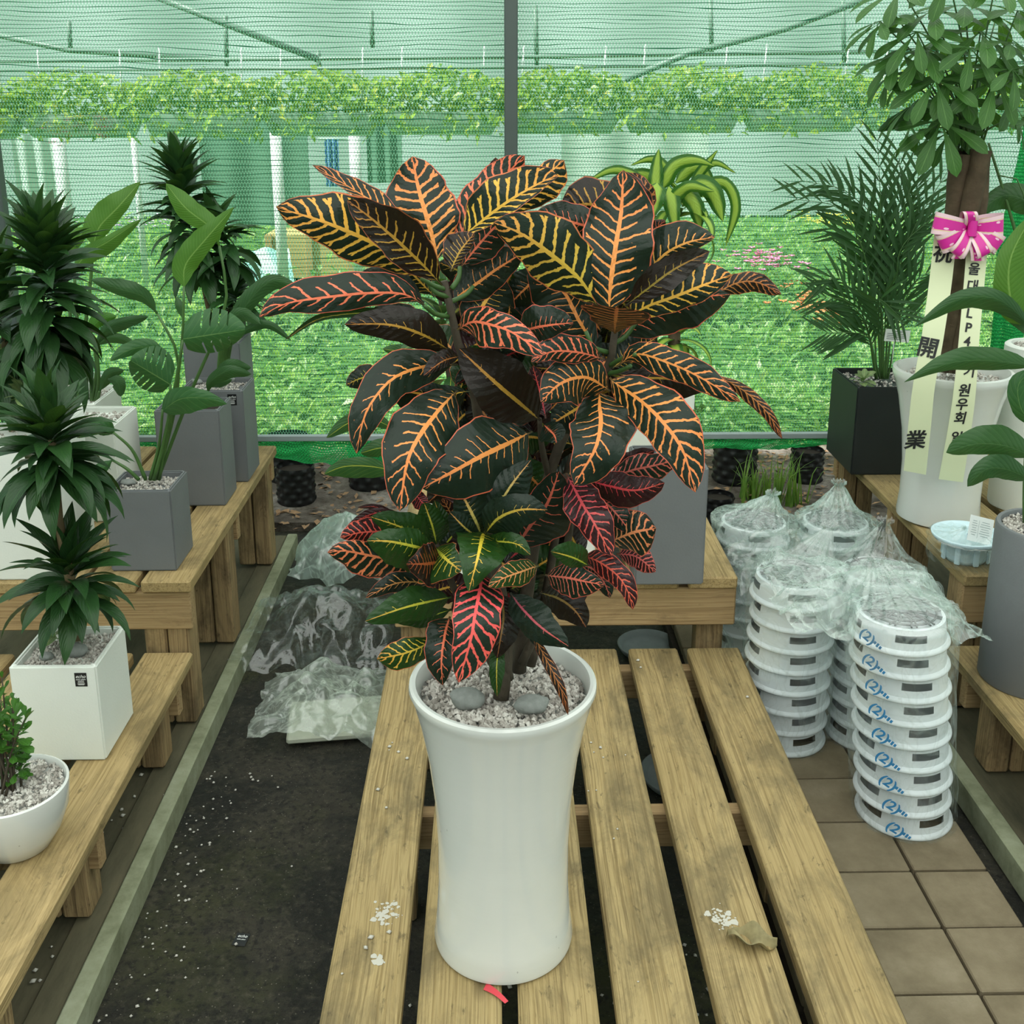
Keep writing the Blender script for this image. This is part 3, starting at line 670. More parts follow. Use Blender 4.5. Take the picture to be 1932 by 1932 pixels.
PROF = {
 'ell': lambda u: max(0, sin(pi * min(1, max(0, (u - .06) / .94)) ** .95)) ** .64 if u > .06 else 0,
 'obov': lambda u: (max(0, (u - .08) / .92) ** 1.25) * max(0, 1 - max(0, (u - .08) / .92) ** 5) * 1.32 if u > .08 else 0,
 'lance': lambda u: max(0, sin(pi * max(0, (u - .04) / .96) ** .75)) ** .95 if u > .04 else 0,
 'ovate': lambda u: max(0, sin(pi * max(0, (u - .03) / .97) ** .62)) ** .75 if u > .03 else 0,
 'wedge': lambda u: (max(0, (u - .05) / .95) ** .9) * (1 if u < .93 else 1 - (u - .93) / .14),
 'blade': lambda u: min(1, u * 7) * max(0, 1 - u ** 3.2) ** .9,
}
def tleaf(parent, spine, wl, wr, mat, prof='ell', fold=.35, back=False, nu=18, nv=4, wav=1.0, color=None, idx=0, name='leaf', minw=2.2, Y0=0.0, seed=0):
    """a leaf modelled over a measured spine; both halves fold in depth about the midrib"""
    rr = random.Random(int(spine[0][0] * 7 + spine[-1][1] * 13) + seed)
    K = 1.0 / MPX(max(.8, Y0 + spine[0][2]))
    cs = catmull([(x, y, (Y0 + d) * K) for x, y, d in spine], nu)
    fl, fr = fold if isinstance(fold, tuple) else (fold, fold)
    pf = PROF[prof]; ph = rr.uniform(0, 6.28); fq = rr.uniform(9, 14)
    vs = []; uvs = []
    for i, c in enumerate(cs):
        u = i / nu; t = cs[min(i + 1, nu)] - cs[max(i - 1, 0)]; L = sqrt(t.x * t.x + t.y * t.y) or 1.0
        nx, ny = t.y / L, -t.x / L; Y = c.z / K; mp = MPX(Y)
        for j in range(-nv, nv + 1):
            a = abs(j) / nv; w = (wl if j > 0 else wr); sg = 1 if j > 0 else -1
            ww = max(minw if u < .985 else .3, w * pf(u)); ww *= 1 + (.07 * sin(u * fq + ph + sg) + .04 * sin(u * fq * 2.7 + ph * 2)) * wav
            f = fl if j > 0 else fr
            dY = f * ww * mp * a * (.55 + .45 * a) + wav * a * a * ww * mp * .16 * sin(u * fq * 1.3 + ph * 3 + sg * 1.3)
            vs.append(PY(c.x + sg * nx * ww * a, c.y + sg * ny * ww * a, Y + dY)); uvs.append((u, .5 + .5 * sg * a))
    m = 2 * nv + 1; fs = [(i * m + j, i * m + j + 1, (i + 1) * m + j + 1, (i + 1) * m + j) for i in range(nu) for j in range(m - 1)]
    k = (nu // 2) * m + nv; nrm = (vs[k + 1] - vs[k]).cross(vs[k + m] - vs[k])
    if (nrm.dot(CAM - vs[k]) < 0) != back: fs = [q[::-1] for q in fs]
    o = vs[nv].copy(); mb = MB(); mb.add([p - o for p in vs], fs, uvs)
    ob = mb.build(name, mat, parent, True, loc=o - Vector(parent.location))
    if color: ob.color = color
    ob.pass_index = idx
    return ob
def stem_px(parent, pts, r, mat, name='stem', n=10, Y0=0.0, samples=14):
    P = [PY(x, y, Y0 + d) for x, y, d in pts]; cs = catmull(P, samples); o = Vector(parent.location)
    rad = [lerp(r[0], r[1], i / samples) for i in range(samples + 1)]
    return MB().tube([p - o for p in cs], rad, n).build(name, mat, parent)
def blade_mesh(name, L, W, bend, fold=.25, prof='lance', nu=10, nv=2, mat=None, twist=0.0):
    """leaf along +X from the origin, curving down by 'bend' radians"""
    pf = PROF[prof]; mb = MB(); pts = []; x = z = 0.0
    for i in range(nu + 1):
        a = bend * (i / nu) ** 1.3; pts.append((x, z, a)); x += L / nu * cos(a); z -= L / nu * sin(a)
    vs = []; uvs = []
    for i, (x, z, a) in enumerate(pts):
        u = i / nu; tw = twist * u
        for j in range(-nv, nv + 1):
            v = j / nv; w = max(W * .10 * (1 - u), W * pf(u)) * v; up = abs(w) * fold
            y2, z2 = w * cos(tw) - up * sin(tw), w * sin(tw) + up * cos(tw)
            vs.append((x + z2 * sin(a), y2, z + z2 * cos(a))); uvs.append((u, .5 + .5 * v))
    m = 2 * nv + 1; fs = [(i * m + j, (i + 1) * m + j, (i + 1) * m + j + 1, i * m + j + 1) for i in range(nu) for j in range(m - 1)]
    mb.add(vs, fs, uvs); me = mb.mesh(name); me.materials.append(mat); return me
GA = 2.39996
def rosette(root, axis, n, meshes, L0=1.0, el=(1.35, -.25), rs=None, name='leaf', spread=.0, scale_top=.75):
    """leaves set spirally along an axis (points from the lowest to the top)"""
    rs = rs or rnd; o = Vector(root.location)
    for i in range(n):
        f = (i + .5) / n; k = f * (len(axis) - 1); a, b = Vector(axis[int(k)]), Vector(axis[min(len(axis) - 1, int(k) + 1)])
        p = a.lerp(b, k - int(k)); az = i * GA + rs.uniform(-.5, .5); e = lerp(el[1], el[0], f ** 1.5) + rs.gauss(0, .2)
        me = meshes[min(len(meshes) - 1, int((1 - f) * len(meshes) * .999))]
        ob = bpy.data.objects.new(name, me); COL.objects.link(ob); ob.parent = root; ob.location = p - o
        s = L0 * lerp(1.0, scale_top, f ** 2) * rs.uniform(.72, 1.15)
        ob.rotation_mode = 'XYZ'; ob.rotation_euler = (Matrix.Rotation(az, 3, 'Z') @ Matrix.Rotation(-e, 3, 'Y') @ Matrix.Rotation(rs.uniform(-.3, .3), 3, 'X')).to_euler(); ob.scale = (s, s, s)

def gravel_obj(parent, inside, zf, n, size, box, seed=1, under=True, z_local=0.0):
    """loose pumice pieces lying in a pot: one mesh of many pieces"""
    rs = random.Random(seed); mb = MB(); k = 0; tries = 0
    base = [Vector(p) for p in ((1, 0, 0), (-1, 0, 0), (0, 1, 0), (0, -1, 0), (0, 0, 1), (0, 0, -1))]
    fs = [(0, 2, 4), (2, 1, 4), (1, 3, 4), (3, 0, 4), (2, 0, 5), (1, 2, 5), (3, 1, 5), (0, 3, 5)]
    while k < n and tries < n * 6:
        tries += 1; x, y = rs.uniform(*box[0]), rs.uniform(*box[1])
        if not inside(x, y): continue
        k += 1; z = zf(x, y) + rs.uniform(-.4, .7) * size
        R = Matrix.Rotation(rs.uniform(0, 6.3), 3, 'Z') @ Matrix.Rotation(rs.uniform(0, 3), 3, 'X')
        s = Vector((rs.uniform(.6, 1.2), rs.uniform(.6, 1.2), rs.uniform(.6, 1.1))) * size * rs.uniform(.7, 1.25)
        mb.add([R @ Vector((p.x * s.x * rs.uniform(.8, 1.2), p.y * s.y, p.z * s.z)) + Vector((x, y, z)) for p in base], fs)
    o = mb.build('gravel', M['gravel'], parent, False); tag(o, kind='stuff'); return o
def stone_mesh(sx, sy, sz, seed=0):
    bm = bmesh.new(); bmesh.ops.create_icosphere(bm, subdivisions=3, radius=1)
    for v in bm.verts:
        k = 1 + .16 * mnoise.noise(v.co * 1.6 + Vector((seed * 3.1, seed, 0))); v.co = Vector((v.co.x * sx * k, v.co.y * sy * k, v.co.z * sz * k))
    me = bpy.data.meshes.new('decorative_stone'); bm.to_mesh(me); bm.free(); me.polygons.foreach_set('use_smooth', [True] * len(me.polygons)); me.materials.append(M['river_stone']); return me
def stone(loc, s, rz, label, seed):
    o = link('decorative_stone', stone_mesh(*s, seed), None, None, loc, (0, .1, rz)); return tag(o, label, 'stone', 'grey river stones on pot gravel')
def frustum_pot(root, wb, wt, db, dt, h, mat, wall=.012, fill=.03, bev=.004, name='pot'):
    bm = bmesh.new()
    def ring(w, d, z): return [bm.verts.new((sx * w / 2, sy * d / 2, z)) for sx, sy in ((-1, -1), (1, -1), (1, 1), (-1, 1))]
    a = ring(wb, db, 0); b = ring(wt, dt, h); c = ring(wt - 2 * wall, dt - 2 * wall, h); f = (h - fill) / h
    d = ring(lerp(wb, wt, f) - 2 * wall, lerp(db, dt, f) - 2 * wall, h - fill)
    for p, q in ((a, b), (b, c), (c, d)):
        for i in range(4): bm.faces.new((p[i], p[(i + 1) % 4], q[(i + 1) % 4], q[i]))
    bm.faces.new(a[::-1]); bm.faces.new(d)
    bmesh.ops.recalc_face_normals(bm, faces=bm.faces)
    ed = [e for e in bm.edges if not (e.verts[0] in d or e.verts[1] in d)]
    bmesh.ops.bevel(bm, geom=ed, offset=bev, segments=2, affect='EDGES')
    me = bpy.data.meshes.new(name); bm.to_mesh(me); bm.free()
    o = link(name, me, mat, root)
    return o
def box_potted(name, label, xl, xr, yb, ytop, zt, depth, mat, wt=None, cat='potted plant', gravel=260, fill=.02, group=None, front=None, gs=.006):
    a, b = PZ(xl, yb, zt), PZ(xr, yb, zt); Y = (a.y + b.y) / 2
    if front: Y = front; a, b = PY(xl, yb, Y), PY(xr, yb, Y)
    w = b.x - a.x; h = PY((xl + xr) / 2, ytop, Y).z - zt
    r = empty(name, ((a.x + b.x) / 2, Y + depth / 2, zt + .0005), 0, label, cat, group)
    wt = w if wt is None else wt
    frustum_pot(r, w, wt, depth, depth * wt / w, h, mat, fill=fill)
    if gravel:
        iw, idp = wt / 2 - .016, depth * wt / w / 2 - .016
        gravel_obj(r, lambda x, y: True, lambda x, y: h - fill + .001, gravel, gs, ((-iw, iw), (-idp, idp)), seed=int(xl + 3 * yb))
    r['h'] = h; r['w'] = w; r['d'] = depth
    return r
def round_pot(root, prof, mat, n=64, name='pot'):
    return MB().lathe(prof, n).build(name, mat, root, True, sharp=40)
# ================================================================ the large red-veined plant in the tall white pot
CY0 = 1.64
pb = PZ(953, 1795, ZLOW)
CY0 = PZ(955, 1858, ZLOW).y + .119
pc0 = PY(950, 1795, CY0)
ZR0 = PY(945, 1283, CY0).z
HP = ZR0 - ZLOW
RB = 125 * MPX(CY0) * 1.0; 
croton = empty('potted_croton', (pc0.x, CY0, ZLOW + .0005), 0, 'tall glossy white flared pot with a dark plant veined in yellow, orange and red', 'potted plant')
prof = [(.001, .0), (.116, .0), (.1245, .004), (.126, .012), (.121, .05), (.1165, .12), (.116, .2), (.120, .29), (.130, .38), (.143, .45), (.1515, HP - .035), (.156, HP - .018), (.1605, HP - .008), (.1595, HP - .001), (.155, HP + .002), (.149, HP + .001), (.1445, HP - .006), (.142, HP - .02), (.140, HP - .045), (.001, HP - .046)]
round_pot(croton, prof, M['white_glaze'], 96)
gravel_obj(croton, lambda x, y: x * x + y * y < .138 ** 2, lambda x, y: HP - .028, 1900, .0058, ((-.14, .14), (-.14, .14)), 5)
for (x, y, s, rz, lab, sd) in ((882, 1316, (.030, .024, .017), .1, 'grey river stone on gravel with dark pitted side in the tall white pot', 1), (1003, 1327, (.030, .021, .016), .5, 'smooth pale river stone on gravel in the tall white pot', 2)):
    p = PZ(x, y, ZLOW + HP - .010); stone((p.x, p.y, ZLOW + HP - .012), s, rz, lab, sd)
YEL = (.86, .52, .07); ORA = (.86, .33, .08); SAL = (.86, .20, .10); RED = (.62, .05, .07); GRN = (.50, .55, .05); PNK = (.66, .16, .13); CRI = (.82, .09, .10)
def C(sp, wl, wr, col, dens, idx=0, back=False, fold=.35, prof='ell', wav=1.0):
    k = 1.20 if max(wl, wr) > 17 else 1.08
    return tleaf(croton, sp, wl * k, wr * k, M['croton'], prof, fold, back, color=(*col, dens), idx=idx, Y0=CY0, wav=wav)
# stems
for pts, r in (([(945, 1318, -.03), (955, 1200, -.01), (930, 1040, 0), (915, 900, .01), (895, 740, 0), (866, 655, -.01), (845, 560, -.02), (838, 530, -.02)], (.014, .0055)),
               ([(978, 1265, .02), (990, 1150, .02), (1010, 1010, .02), (1035, 900, .02), (1075, 800, .02), (1140, 715, 0), (1156, 660, 0), (1160, 625, -.01)], (.014, .0055)),
               ([(1000, 1255, .05), (1025, 1150, .06), (1050, 1000, .06), (1065, 905, .04), (1080, 860, .02)], (.010, .005)),
               ([(960, 1280, -.02), (930, 1150, -.05), (915, 1060, -.08), (908, 1008, -.1)], (.009, .0045)),
               ([(950, 1290, -.02), (880, 1160, -.05), (840, 1070, -.08), (823, 1026, -.09)], (.008, .0045)),
               ([(985, 1250, 0), (1040, 1130, -.02), (1075, 1000, -.02), (1068, 895, -.03)], (.008, .005)),
               ([(1035, 900, .02), (1022, 840, .0), (1018, 790, -.02)], (.006, .004))):
    stem_px(croton, pts, r, M['crostem'], Y0=CY0)
def pet(pts, r=.0042): stem_px(croton, pts, (r, r * .8), M['petiole'], 'petiole', 8, CY0, 6)
pet([(842, 545, -.02), (820, 540, -.03), (795, 525, -.04)]); pet([(846, 560, -.02), (820, 550, -.03), (800, 520, -.03)])
pet([(852, 545, -.02), (865, 525, -.01), (868, 503, 0)]); pet([(850, 570, -.01), (880, 555, .01), (893, 540, .02)])
pet([(845, 597, -.02), (820, 592, -.04), (800, 576, -.06)]); pet([(1155, 650, 0), (1180, 635, 0), (1200, 608, 0)])
pet([(1150, 690, 0), (1175, 676, -.04), (1201, 668, -.08)]); pet([(1146, 665, 0), (1120, 655, -.02), (1105, 625, -.02)])
pet([(1148, 705, 0), (1170, 700, -.03), (1190, 690, -.05)]); pet([(1130, 712, .0), (1120, 695, .0), (1113, 670, .02)])
# upper left crown
C([(800, 528, -.03), (728, 472, -.06), (629, 426, -.10), (521, 390, -.12)], 40, 56, YEL, 1.0)
C([(775, 470, -.02), (730, 402, 0), (670, 360, .01), (590, 312, .01)], 9, 20, ORA, .85, fold=(-.6, .5))
C([(834, 538, -.06), (803, 505, -.08), (754, 459, -.11), (700, 412, -.13), (655, 378, -.14)], 30, 42, YEL, .75, back=True, fold=-.3)
C([(828, 500, -.02), (816, 448, -.01), (801, 396, 0), (788, 347, .02), (778, 295, .03)], 58, 52, ORA, 1.0, fold=.25)
C([(862, 472, 0), (873, 434, 0), (910, 385, .01), (950, 335, .02), (990, 294, .02)], 38, 32, SAL, 1.0)
C([(868, 447, -.04), (896, 428, -.05), (962, 379, -.07), (1028, 341, -.08), (1053, 332, -.08)], 48, 17, YEL, 1.0, fold=(.3, -.4))
C([(925, 435, .03), (985, 378, .03), (1030, 332, .03), (1064, 302, .04)], 27, 52, YEL, 1.0, prof='obov')
C([(850, 512, -.09), (868, 475, -.08), (895, 440, -.06)], 30, 12, YEL, .7, back=True)
C([(868, 507, 0), (900, 465, 0), (938, 425, 0), (985, 400, 0)], 22, 32, SAL, .6)
C([(915, 420, .06), (935, 350, .06), (935, 297, .06)], 20, 20, ORA, .6, back=True)
# upper right crown
C([(1132, 585, -.06), (1094, 528, -.08), (1045, 485, -.1), (985, 442, -.13), (932, 419, -.14)], 44, 58, (.70, .50, .07), .95, fold=(.5, .3))
C([(1148, 602, -.08), (1151, 540, -.08), (1161, 466, -.07), (1172, 400, -.05), (1176, 321, -.04)], 54, 62, ORA, .8, fold=.3)
C([(1190, 430, .02), (1125, 388, .03), (1056, 392, .04)], 22, 46, YEL, .8, back=True)
C([(1180, 450, .02), (1188, 385, .03), (1172, 323, .04)], 40, 36, YEL, .7, back=True)
C([(1195, 420, .05), (1208, 370, .05), (1186, 326, .05)], 20, 24, ORA, .95, back=True)
C([(1155, 445, 0), (1090, 422, 0), (1010, 402, 0)], 30, 32, SAL, .5)
C([(1190, 572, -.02), (1239, 495, -.02), (1290, 461, -.02), (1349, 447, 0)], 42, 18, (.8, .42, .08), .65)
C([(1215, 470, .04), (1230, 440, .04), (1255, 415, .04)], 16, 16, SAL, .7, 2, True)
C([(1180, 577, -.09), (1222, 545, -.1), (1272, 508, -.1), (1339, 474, -.08)], 26, 24, (.45, .35, .05), .35, back=True, fold=-.2)
C([(1178, 602, -.05), (1223, 578, -.07), (1278, 559, -.08), (1329, 538, -.08), (1381, 518, -.06)], 50, 24, YEL, .85)
C([(1165, 640, 0), (1200, 608, 0), (1260, 578, 0), (1320, 560, 0), (1378, 556, .02)], 22, 46, SAL, .5)
C([(1335, 562, .05), (1390, 534, .06), (1430, 533, .06), (1474, 555, .06)], 16, 18, ORA, .9, back=True)
C([(1160, 630, -.10), (1161, 606, -.17), (1164, 580, -.22)], 66, 66, ORA, .9, back=True, prof='wedge', fold=-.1)
C([(1128, 665, 0), (1092, 602, 0), (1060, 545, .01), (998, 495, .02)], 56, 32, ORA, .5)
C([(1130, 692, .03), (1105, 655, .04), (1080, 605, .05)], 36, 28, YEL, .3)
C([(1155, 695, .03), (1190, 668, .04), (1240, 636, .05)], 34, 28, YEL, .5)
C([(880, 625, .02), (905, 585, .03), (947, 520, .05)], 38, 50, YEL, .4)
C([(850, 568, 0), (893, 540, .02), (935, 510, .03), (985, 478, .04)], 42, 28, ORA, .4)
# middle
C([(862, 622, -.06), (892, 607, -.12), (929, 613, -.17), (970, 629, -.2), (1027, 670, -.22)], 26, 36, SAL, 1.0, fold=(.5, .2))
C([(975, 628, -.1), (1023, 616, -.14), (1082, 609, -.15)], 36, 22, SAL, .4)
C([(1138, 677, -.08), (1090, 665, -.12), (1040, 664, -.14), (1002, 683, -.15)], 18, 28, SAL, .9)
C([(1152, 738, -.06), (1106, 712, -.1), (1060, 722, -.13), (1020, 758, -.15)], 42, 36, ORA, .75)
C([(1163, 692, -.05), (1201, 668, -.08), (1257, 683, -.11), (1319, 711, -.13), (1397, 758, -.14)], 26, 24, ORA, .85)
C([(1345, 705, -.1), (1400, 735, -.11), (1445, 775, -.12), (1476, 828, -.12)], 11, 13, ORA, 1.0, 2, True)
C([(1160, 705, 0), (1210, 712, 0), (1270, 715, 0), (1332, 733, 0)], 18, 36, YEL, .1, back=True)
C([(1150, 712, -.05), (1160, 722, -.07), (1211, 758, -.12), (1251, 798, -.16), (1288, 850, -.18), (1312, 929, -.19)], 48, 38, ORA, .9, fold=(.5, .3))
C([(1132, 735, -.05), (1131, 765, -.1), (1133, 802, -.14), (1122, 848, -.17), (1083, 915, -.18)], 54, 46, ORA, .65)
C([(1022, 795, -.02), (980, 760, -.07), (930, 718, -.1), (866, 658, -.1)], 44, 48, YEL, .05, back=True, fold=-.2)
C([(864, 688, -.02), (807, 690, -.08), (745, 712, -.13), (703, 756, -.16), (683, 800, -.17), (673, 856, -.17)], 34, 36, ORA, .5)
C([(864, 736, -.05), (825, 777, -.12), (786, 831, -.17), (766, 881, -.19), (754, 964, -.2)], 52, 50, ORA, .7)
C([(1005, 814, -.05), (960, 836, -.1), (900, 865, -.15), (850, 892, -.16), (795, 921, -.17)], 58, 56, ORA, .45, fold=.4)
C([(800, 575, -.06), (760, 555, -.09), (687, 554, -.12), (609, 562, -.14), (540, 573, -.15), (489, 598, -.15)], 24, 38, SAL, .75, fold=(.2, .5))
C([(830, 610, 0), (740, 592, 0), (661, 592, -.02), (596, 604, -.03), (537, 642, -.03)], 6, 10, GRN, .3, 1, fold=-.6)
C([(853, 663, -.03), (800, 633, -.08), (735, 613, -.11), (650, 612, -.12)], 26, 34, YEL, .3, back=True)
C([(800, 572, .03), (745, 530, .03), (684, 512, .03)], 24, 20, SAL, .2)
C([(815, 620, .02), (770, 600, .02), (700, 585, .02)], 20, 20, YEL, .45)
C([(820, 560, .05), (760, 500, .05), (712, 470, .05)], 24, 26, YEL, .7)
C([(732, 722, -.02), (690, 712, -.03), (653, 726, -.03)], 18, 20, GRN, .4)
C([(887, 738, -.02), (820, 745, -.06), (760, 737, -.08), (733, 741, -.08)], 44, 18, YEL, .3)
C([(868, 672, -.05), (835, 682, -.1), (799, 709, -.12)], 10, 18, ORA, .3, back=True)
C([(1025, 800, -.06), (1045, 820, -.1), (1050, 836, -.12)], 20, 24, SAL, .3)
C([(1130, 750, .0), (1090, 770, .0), (1040, 800, .0)], 40, 30, YEL, .3)
C([(1030, 790, .0), (1020, 745, .02), (1005, 690, .03)], 18, 18, RED, .4, 2)
# lower left clusters
C([(775, 918, -.02), (790, 940, -.02), (811, 963, -.03)], 12, 16, RED, .8, 2)
C([(824, 1032, -.08), (790, 1010, -.12), (750, 992, -.15), (699, 975, -.16)], 20, 28, GRN, .2, 1)
C([(822, 1040, -.12), (780, 1030, -.17), (735, 1021, -.19), (692, 1020, -.19)], 42, 26, GRN, .28, 1, fold=.5)
C([(795, 1064, -.06), (740, 1056, -.1), (690, 1046, -.12), (650, 1039, -.13), (618, 1042, -.13)], 36, 24, (.86, .27, .11), 1.0)
C([(748, 1000, -.07), (716, 1003, -.09), (680, 1005, -.1), (642, 1014, -.1)], 16, 24, (.72, .10, .08), .95, 2)
C([(765, 975, -.05), (710, 968, -.06), (656, 991, -.06)], 9, 10, RED, .2, 2)
C([(760, 985, -.03), (715, 958, -.04), (675, 957, -.04)], 5, 6, RED, .1, 2)
C([(832, 1060, -.14), (800, 1064, -.18), (767, 1064, -.2)], 38, 34, (.62, .16, .04), .7, 2, True, prof='ovate')
C([(822, 1033, -.1), (840, 1052, -.17), (870, 1078, -.2)], 26, 56, GRN, .65, 1, prof='ell')
C([(913, 1003, -.1), (907, 1025, -.17), (899, 1060, -.21), (884, 1117, -.22)], 48, 40, (.75, .62, .05), .3, 1, prof='ovate')
C([(913, 1022, -.1), (950, 1022, -.15), (978, 1028, -.17), (1001, 1047, -.18)], 18, 18, GRN, .25, 1)
C([(908, 1010, -.1), (893, 975, -.13), (866, 922, -.14)], 30, 44, (.50, .44, .12), .1)
C([(912, 1007, -.11), (935, 965, -.13), (965, 915, -.13), (1002, 868, -.12)], 28, 30, (.50, .46, .14), .1)
C([(914, 1008, -.12), (940, 978, -.16), (980, 962, -.18), (1033, 962, -.19)], 30, 34, (.55, .45, .06), .15)
C([(906, 1016, -.1), (880, 998, -.13), (848, 966, -.14)], 24, 20, (.4, .36, .07), .1)
C([(824, 1028, -.09), (815, 990, -.11), (800, 948, -.12)], 24, 22, GRN, .1, 1)
C([(829, 1025, -.08), (832, 985, -.1), (820, 944, -.1)], 16, 16, GRN, .1, 1)
C([(880, 1010, -.05), (860, 985, -.07), (835, 940, -.08)], 18, 18, (.55, .3, .08), .9, 2)
# lower right clusters
C([(970, 1037, -.02), (1000, 992, -.05), (1032, 950, -.07), (1055, 889, -.08)], 36, 48, (.55, .12, .08), .5)
C([(1068, 893, -.05), (1098, 949, -.12), (1119, 984, -.15), (1155, 1049, -.16)], 34, 30, (.58, .07, .09), .85, 2)
C([(1108, 905, -.05), (1150, 917, -.08), (1200, 925, -.1), (1254, 911, -.1)], 26, 28, RED, .5, 2)
C([(1138, 907, -.02), (1190, 888, -.02), (1235, 878, -.02), (1284, 866, -.02)], 22, 26, PNK, .95)
C([(1150, 882, 0), (1190, 868, 0), (1235, 850, 0)], 16, 16, RED, .3, 2)
C([(1128, 1032, -.04), (1165, 1016, -.07), (1200, 1003, -.09), (1238, 997, -.09)], 50, 54, (.82, .34, .14), .95, 0, prof='obov')
C([(1163, 1045, -.03), (1200, 1050, -.04), (1237, 1079, -.05)], 18, 18, (.66, .13, .13), 1.0, 2)
C([(1103, 935, -.03), (1140, 948, -.07), (1165, 972, -.08), (1191, 1006, -.08)], 24, 22, PNK, .6)
C([(1098, 1048, -.08), (1130, 1060, -.12), (1165, 1086, -.14), (1184, 1115, -.15), (1194, 1150, -.15)], 22, 17, (.62, .09, .06), .85, 2)
C([(1028, 1085, -.1), (1070, 1090, -.14), (1105, 1097, -.16), (1140, 1104, -.16)], 24, 30, (.70, .17, .12), .8)
C([(1085, 1060, -.06), (1120, 1075, -.09), (1140, 1100, -.1), (1151, 1128, -.1)], 20, 17, PNK, .5)
C([(1110, 1067, -.14), (1080, 1052, -.18), (1039, 1040, -.2)], 15, 25, GRN, .15, 1)
C([(1017, 1067, -.12), (985, 1078, -.17), (950, 1091, -.2), (921, 1107, -.21)], 21, 21, (.78, .35, .12), .75, 1)
C([(912, 1078, -.12), (905, 1115, -.19), (896, 1160, -.23), (887, 1210, -.25), (865, 1288, -.26)], 44, 36, CRI, 1.0)
C([(842, 1188, -.08), (805, 1215, -.14), (765, 1232, -.17), (711, 1243, -.18)], 36, 34, (.72, .60, .06), .85, 1, prof='obov')
C([(849, 1163, -.08), (840, 1195, -.15), (833, 1245, -.18), (835, 1293, -.18)], 27, 31, SAL, .5)
C([(852, 1127, -.1), (810, 1135, -.15), (755, 1149, -.18), (689, 1172, -.19)], 25, 28, GRN, .15, 1)
C([(822, 1105, -.06), (780, 1098, -.09), (740, 1103, -.11), (690, 1128, -.12)], 14, 18, (.7, .38, .12), .6)
C([(852, 1150, -.06), (800, 1165, -.09), (740, 1170, -.1)], 17, 17, GRN, .1, 1)
C([(963, 1118, -.12), (985, 1148, -.16), (1020, 1183, -.19), (1073, 1220, -.2)], 30, 26, (.45, .08, .12), .1)
C([(1018, 1118, -.06), (1055, 1130, -.1), (1085, 1152, -.11), (1106, 1184, -.11)], 28, 26, (.4, .3, .08), .15, 1, True)
C([(945, 1118, -.08), (950, 1160, -.13), (945, 1200, -.15), (938, 1242, -.15)], 28, 22, (.3, .25, .06), .1, 1, True)
C([(946, 1213, -.1), (938, 1245, -.14), (937, 1280, -.15), (938, 1314, -.15)], 14, 14, GRN, .1, 1)
C([(1003, 1193, -.1), (1022, 1228, -.14), (1045, 1272, -.17), (1062, 1310, -.18), (1072, 1349, -.18)], 10, 10, ORA, .9, 2, True)
C([(985, 1130, -.05), (1000, 1170, -.1), (1012, 1220, -.11)], 14, 16, GRN, .1)
C([(905, 1090, -.05), (880, 1130, -.08), (860, 1170, -.08)], 20, 22, RED, .3, 2)
# further leaves inside the crown
rc = random.Random(11)
for k in range(96):
    a = rc.uniform(0, 2 * pi); y0 = rc.uniform(560, 1180); cx = 990 + 60 * sin(y0 / 90.0) if y0 < 800 else 960
    if y0 < 760: cx = rc.choice((870, 1120)) + rc.uniform(-20, 30)
    L = rc.uniform(80, 140); d0 = rc.uniform(.0, .06); dx = cos(a) * L * .8; dy = rc.uniform(-60, 60); dd = rc.uniform(.02, .12)
    if y0 > 900: dx *= .75
    C([(cx, y0, d0), (cx + dx * .5, y0 + dy * .4 - 8, d0 + dd * .6), (cx + dx, y0 + dy, d0 + dd)], rc.uniform(26, 38), rc.uniform(26, 38), rc.choice((YEL, GRN, RED, ORA)), rc.uniform(.05, .45), rc.choice((0, 0, 1, 2)), rc.random() < .3)

# dense foliage between the stems
for k, yy in enumerate(range(500, 1150, 26)):
    if yy < 800: xa, xb, m = 850, 1170, 5
    elif yy < 960: xa, xb, m = 850, 1090, 4
    else: xa, xb, m = 800, 1080, 4
    for j in range(m):
        x = lerp(xa, xb, (j + rc.random()) / m); y = yy + rc.uniform(-14, 14); a = rc.uniform(0, 6.28); L = rc.uniform(45, 70); d = rc.uniform(.03, .13)
        if yy < 540 and 900 < x < 1060: continue
        dx, dy = cos(a) * L, sin(a) * L * .8
        C([(x - dx, y - dy, d), (x, y - 5, d + .02), (x + dx, y + dy, d + .03)], rc.uniform(20, 30), rc.uniform(20, 30), rc.choice((YEL, GRN, RED, ORA)), rc.uniform(.05, .5), rc.choice((0, 0, 0, 1, 2)), rc.random() < .25)
# ================================================================ plants and pots on the left and centre benches
def sticker(root, x, z, w, h, yfront):
    """black maker's label on the front face of a box pot"""
    p = MB().box((0, 0, 0), (w, .0012, h), .0002).build('label_sticker', M['sticker'], root, False, loc=(x, yfront - .0006, z))
    for s, sz, dz, sh in (('echo', h * .34, h * .24, .3), ('echo plant', h * .15, h * .03, .2)):
        me = text_mesh(s, sz, sh); me.materials.append(M['white_ink'])
        o = link('lettering', me, None, p, (0, -.0010, dz), (pi / 2, 0, 0))
    for dz, ww in ((-.10, .5), (-.20, .55), (-.30, .62), (-.37, .5)):
        MB().box((0, -.0008, dz * h), (w * ww, .0003, h * .035), .00005).build('print_line', M['white_ink'], p, False)
def tube_px(root, pts, r, mat, name, Y0): return stem_px(root, pts, r, mat, name, 8, Y0, 10)
dm = [blade_mesh('leaf', .15, .0205, b, .30, 'lance', 9, 2, M['drac']) for b in (.45, .85, 1.25)]
def head(root, pts, Y, n, L, el=(1.4, -.35), seed=1):
    rosette(root, [PY(x, y, Y + d) for x, y, d in pts], n, dm, 1.22 * L / .15, el, random.Random(seed))
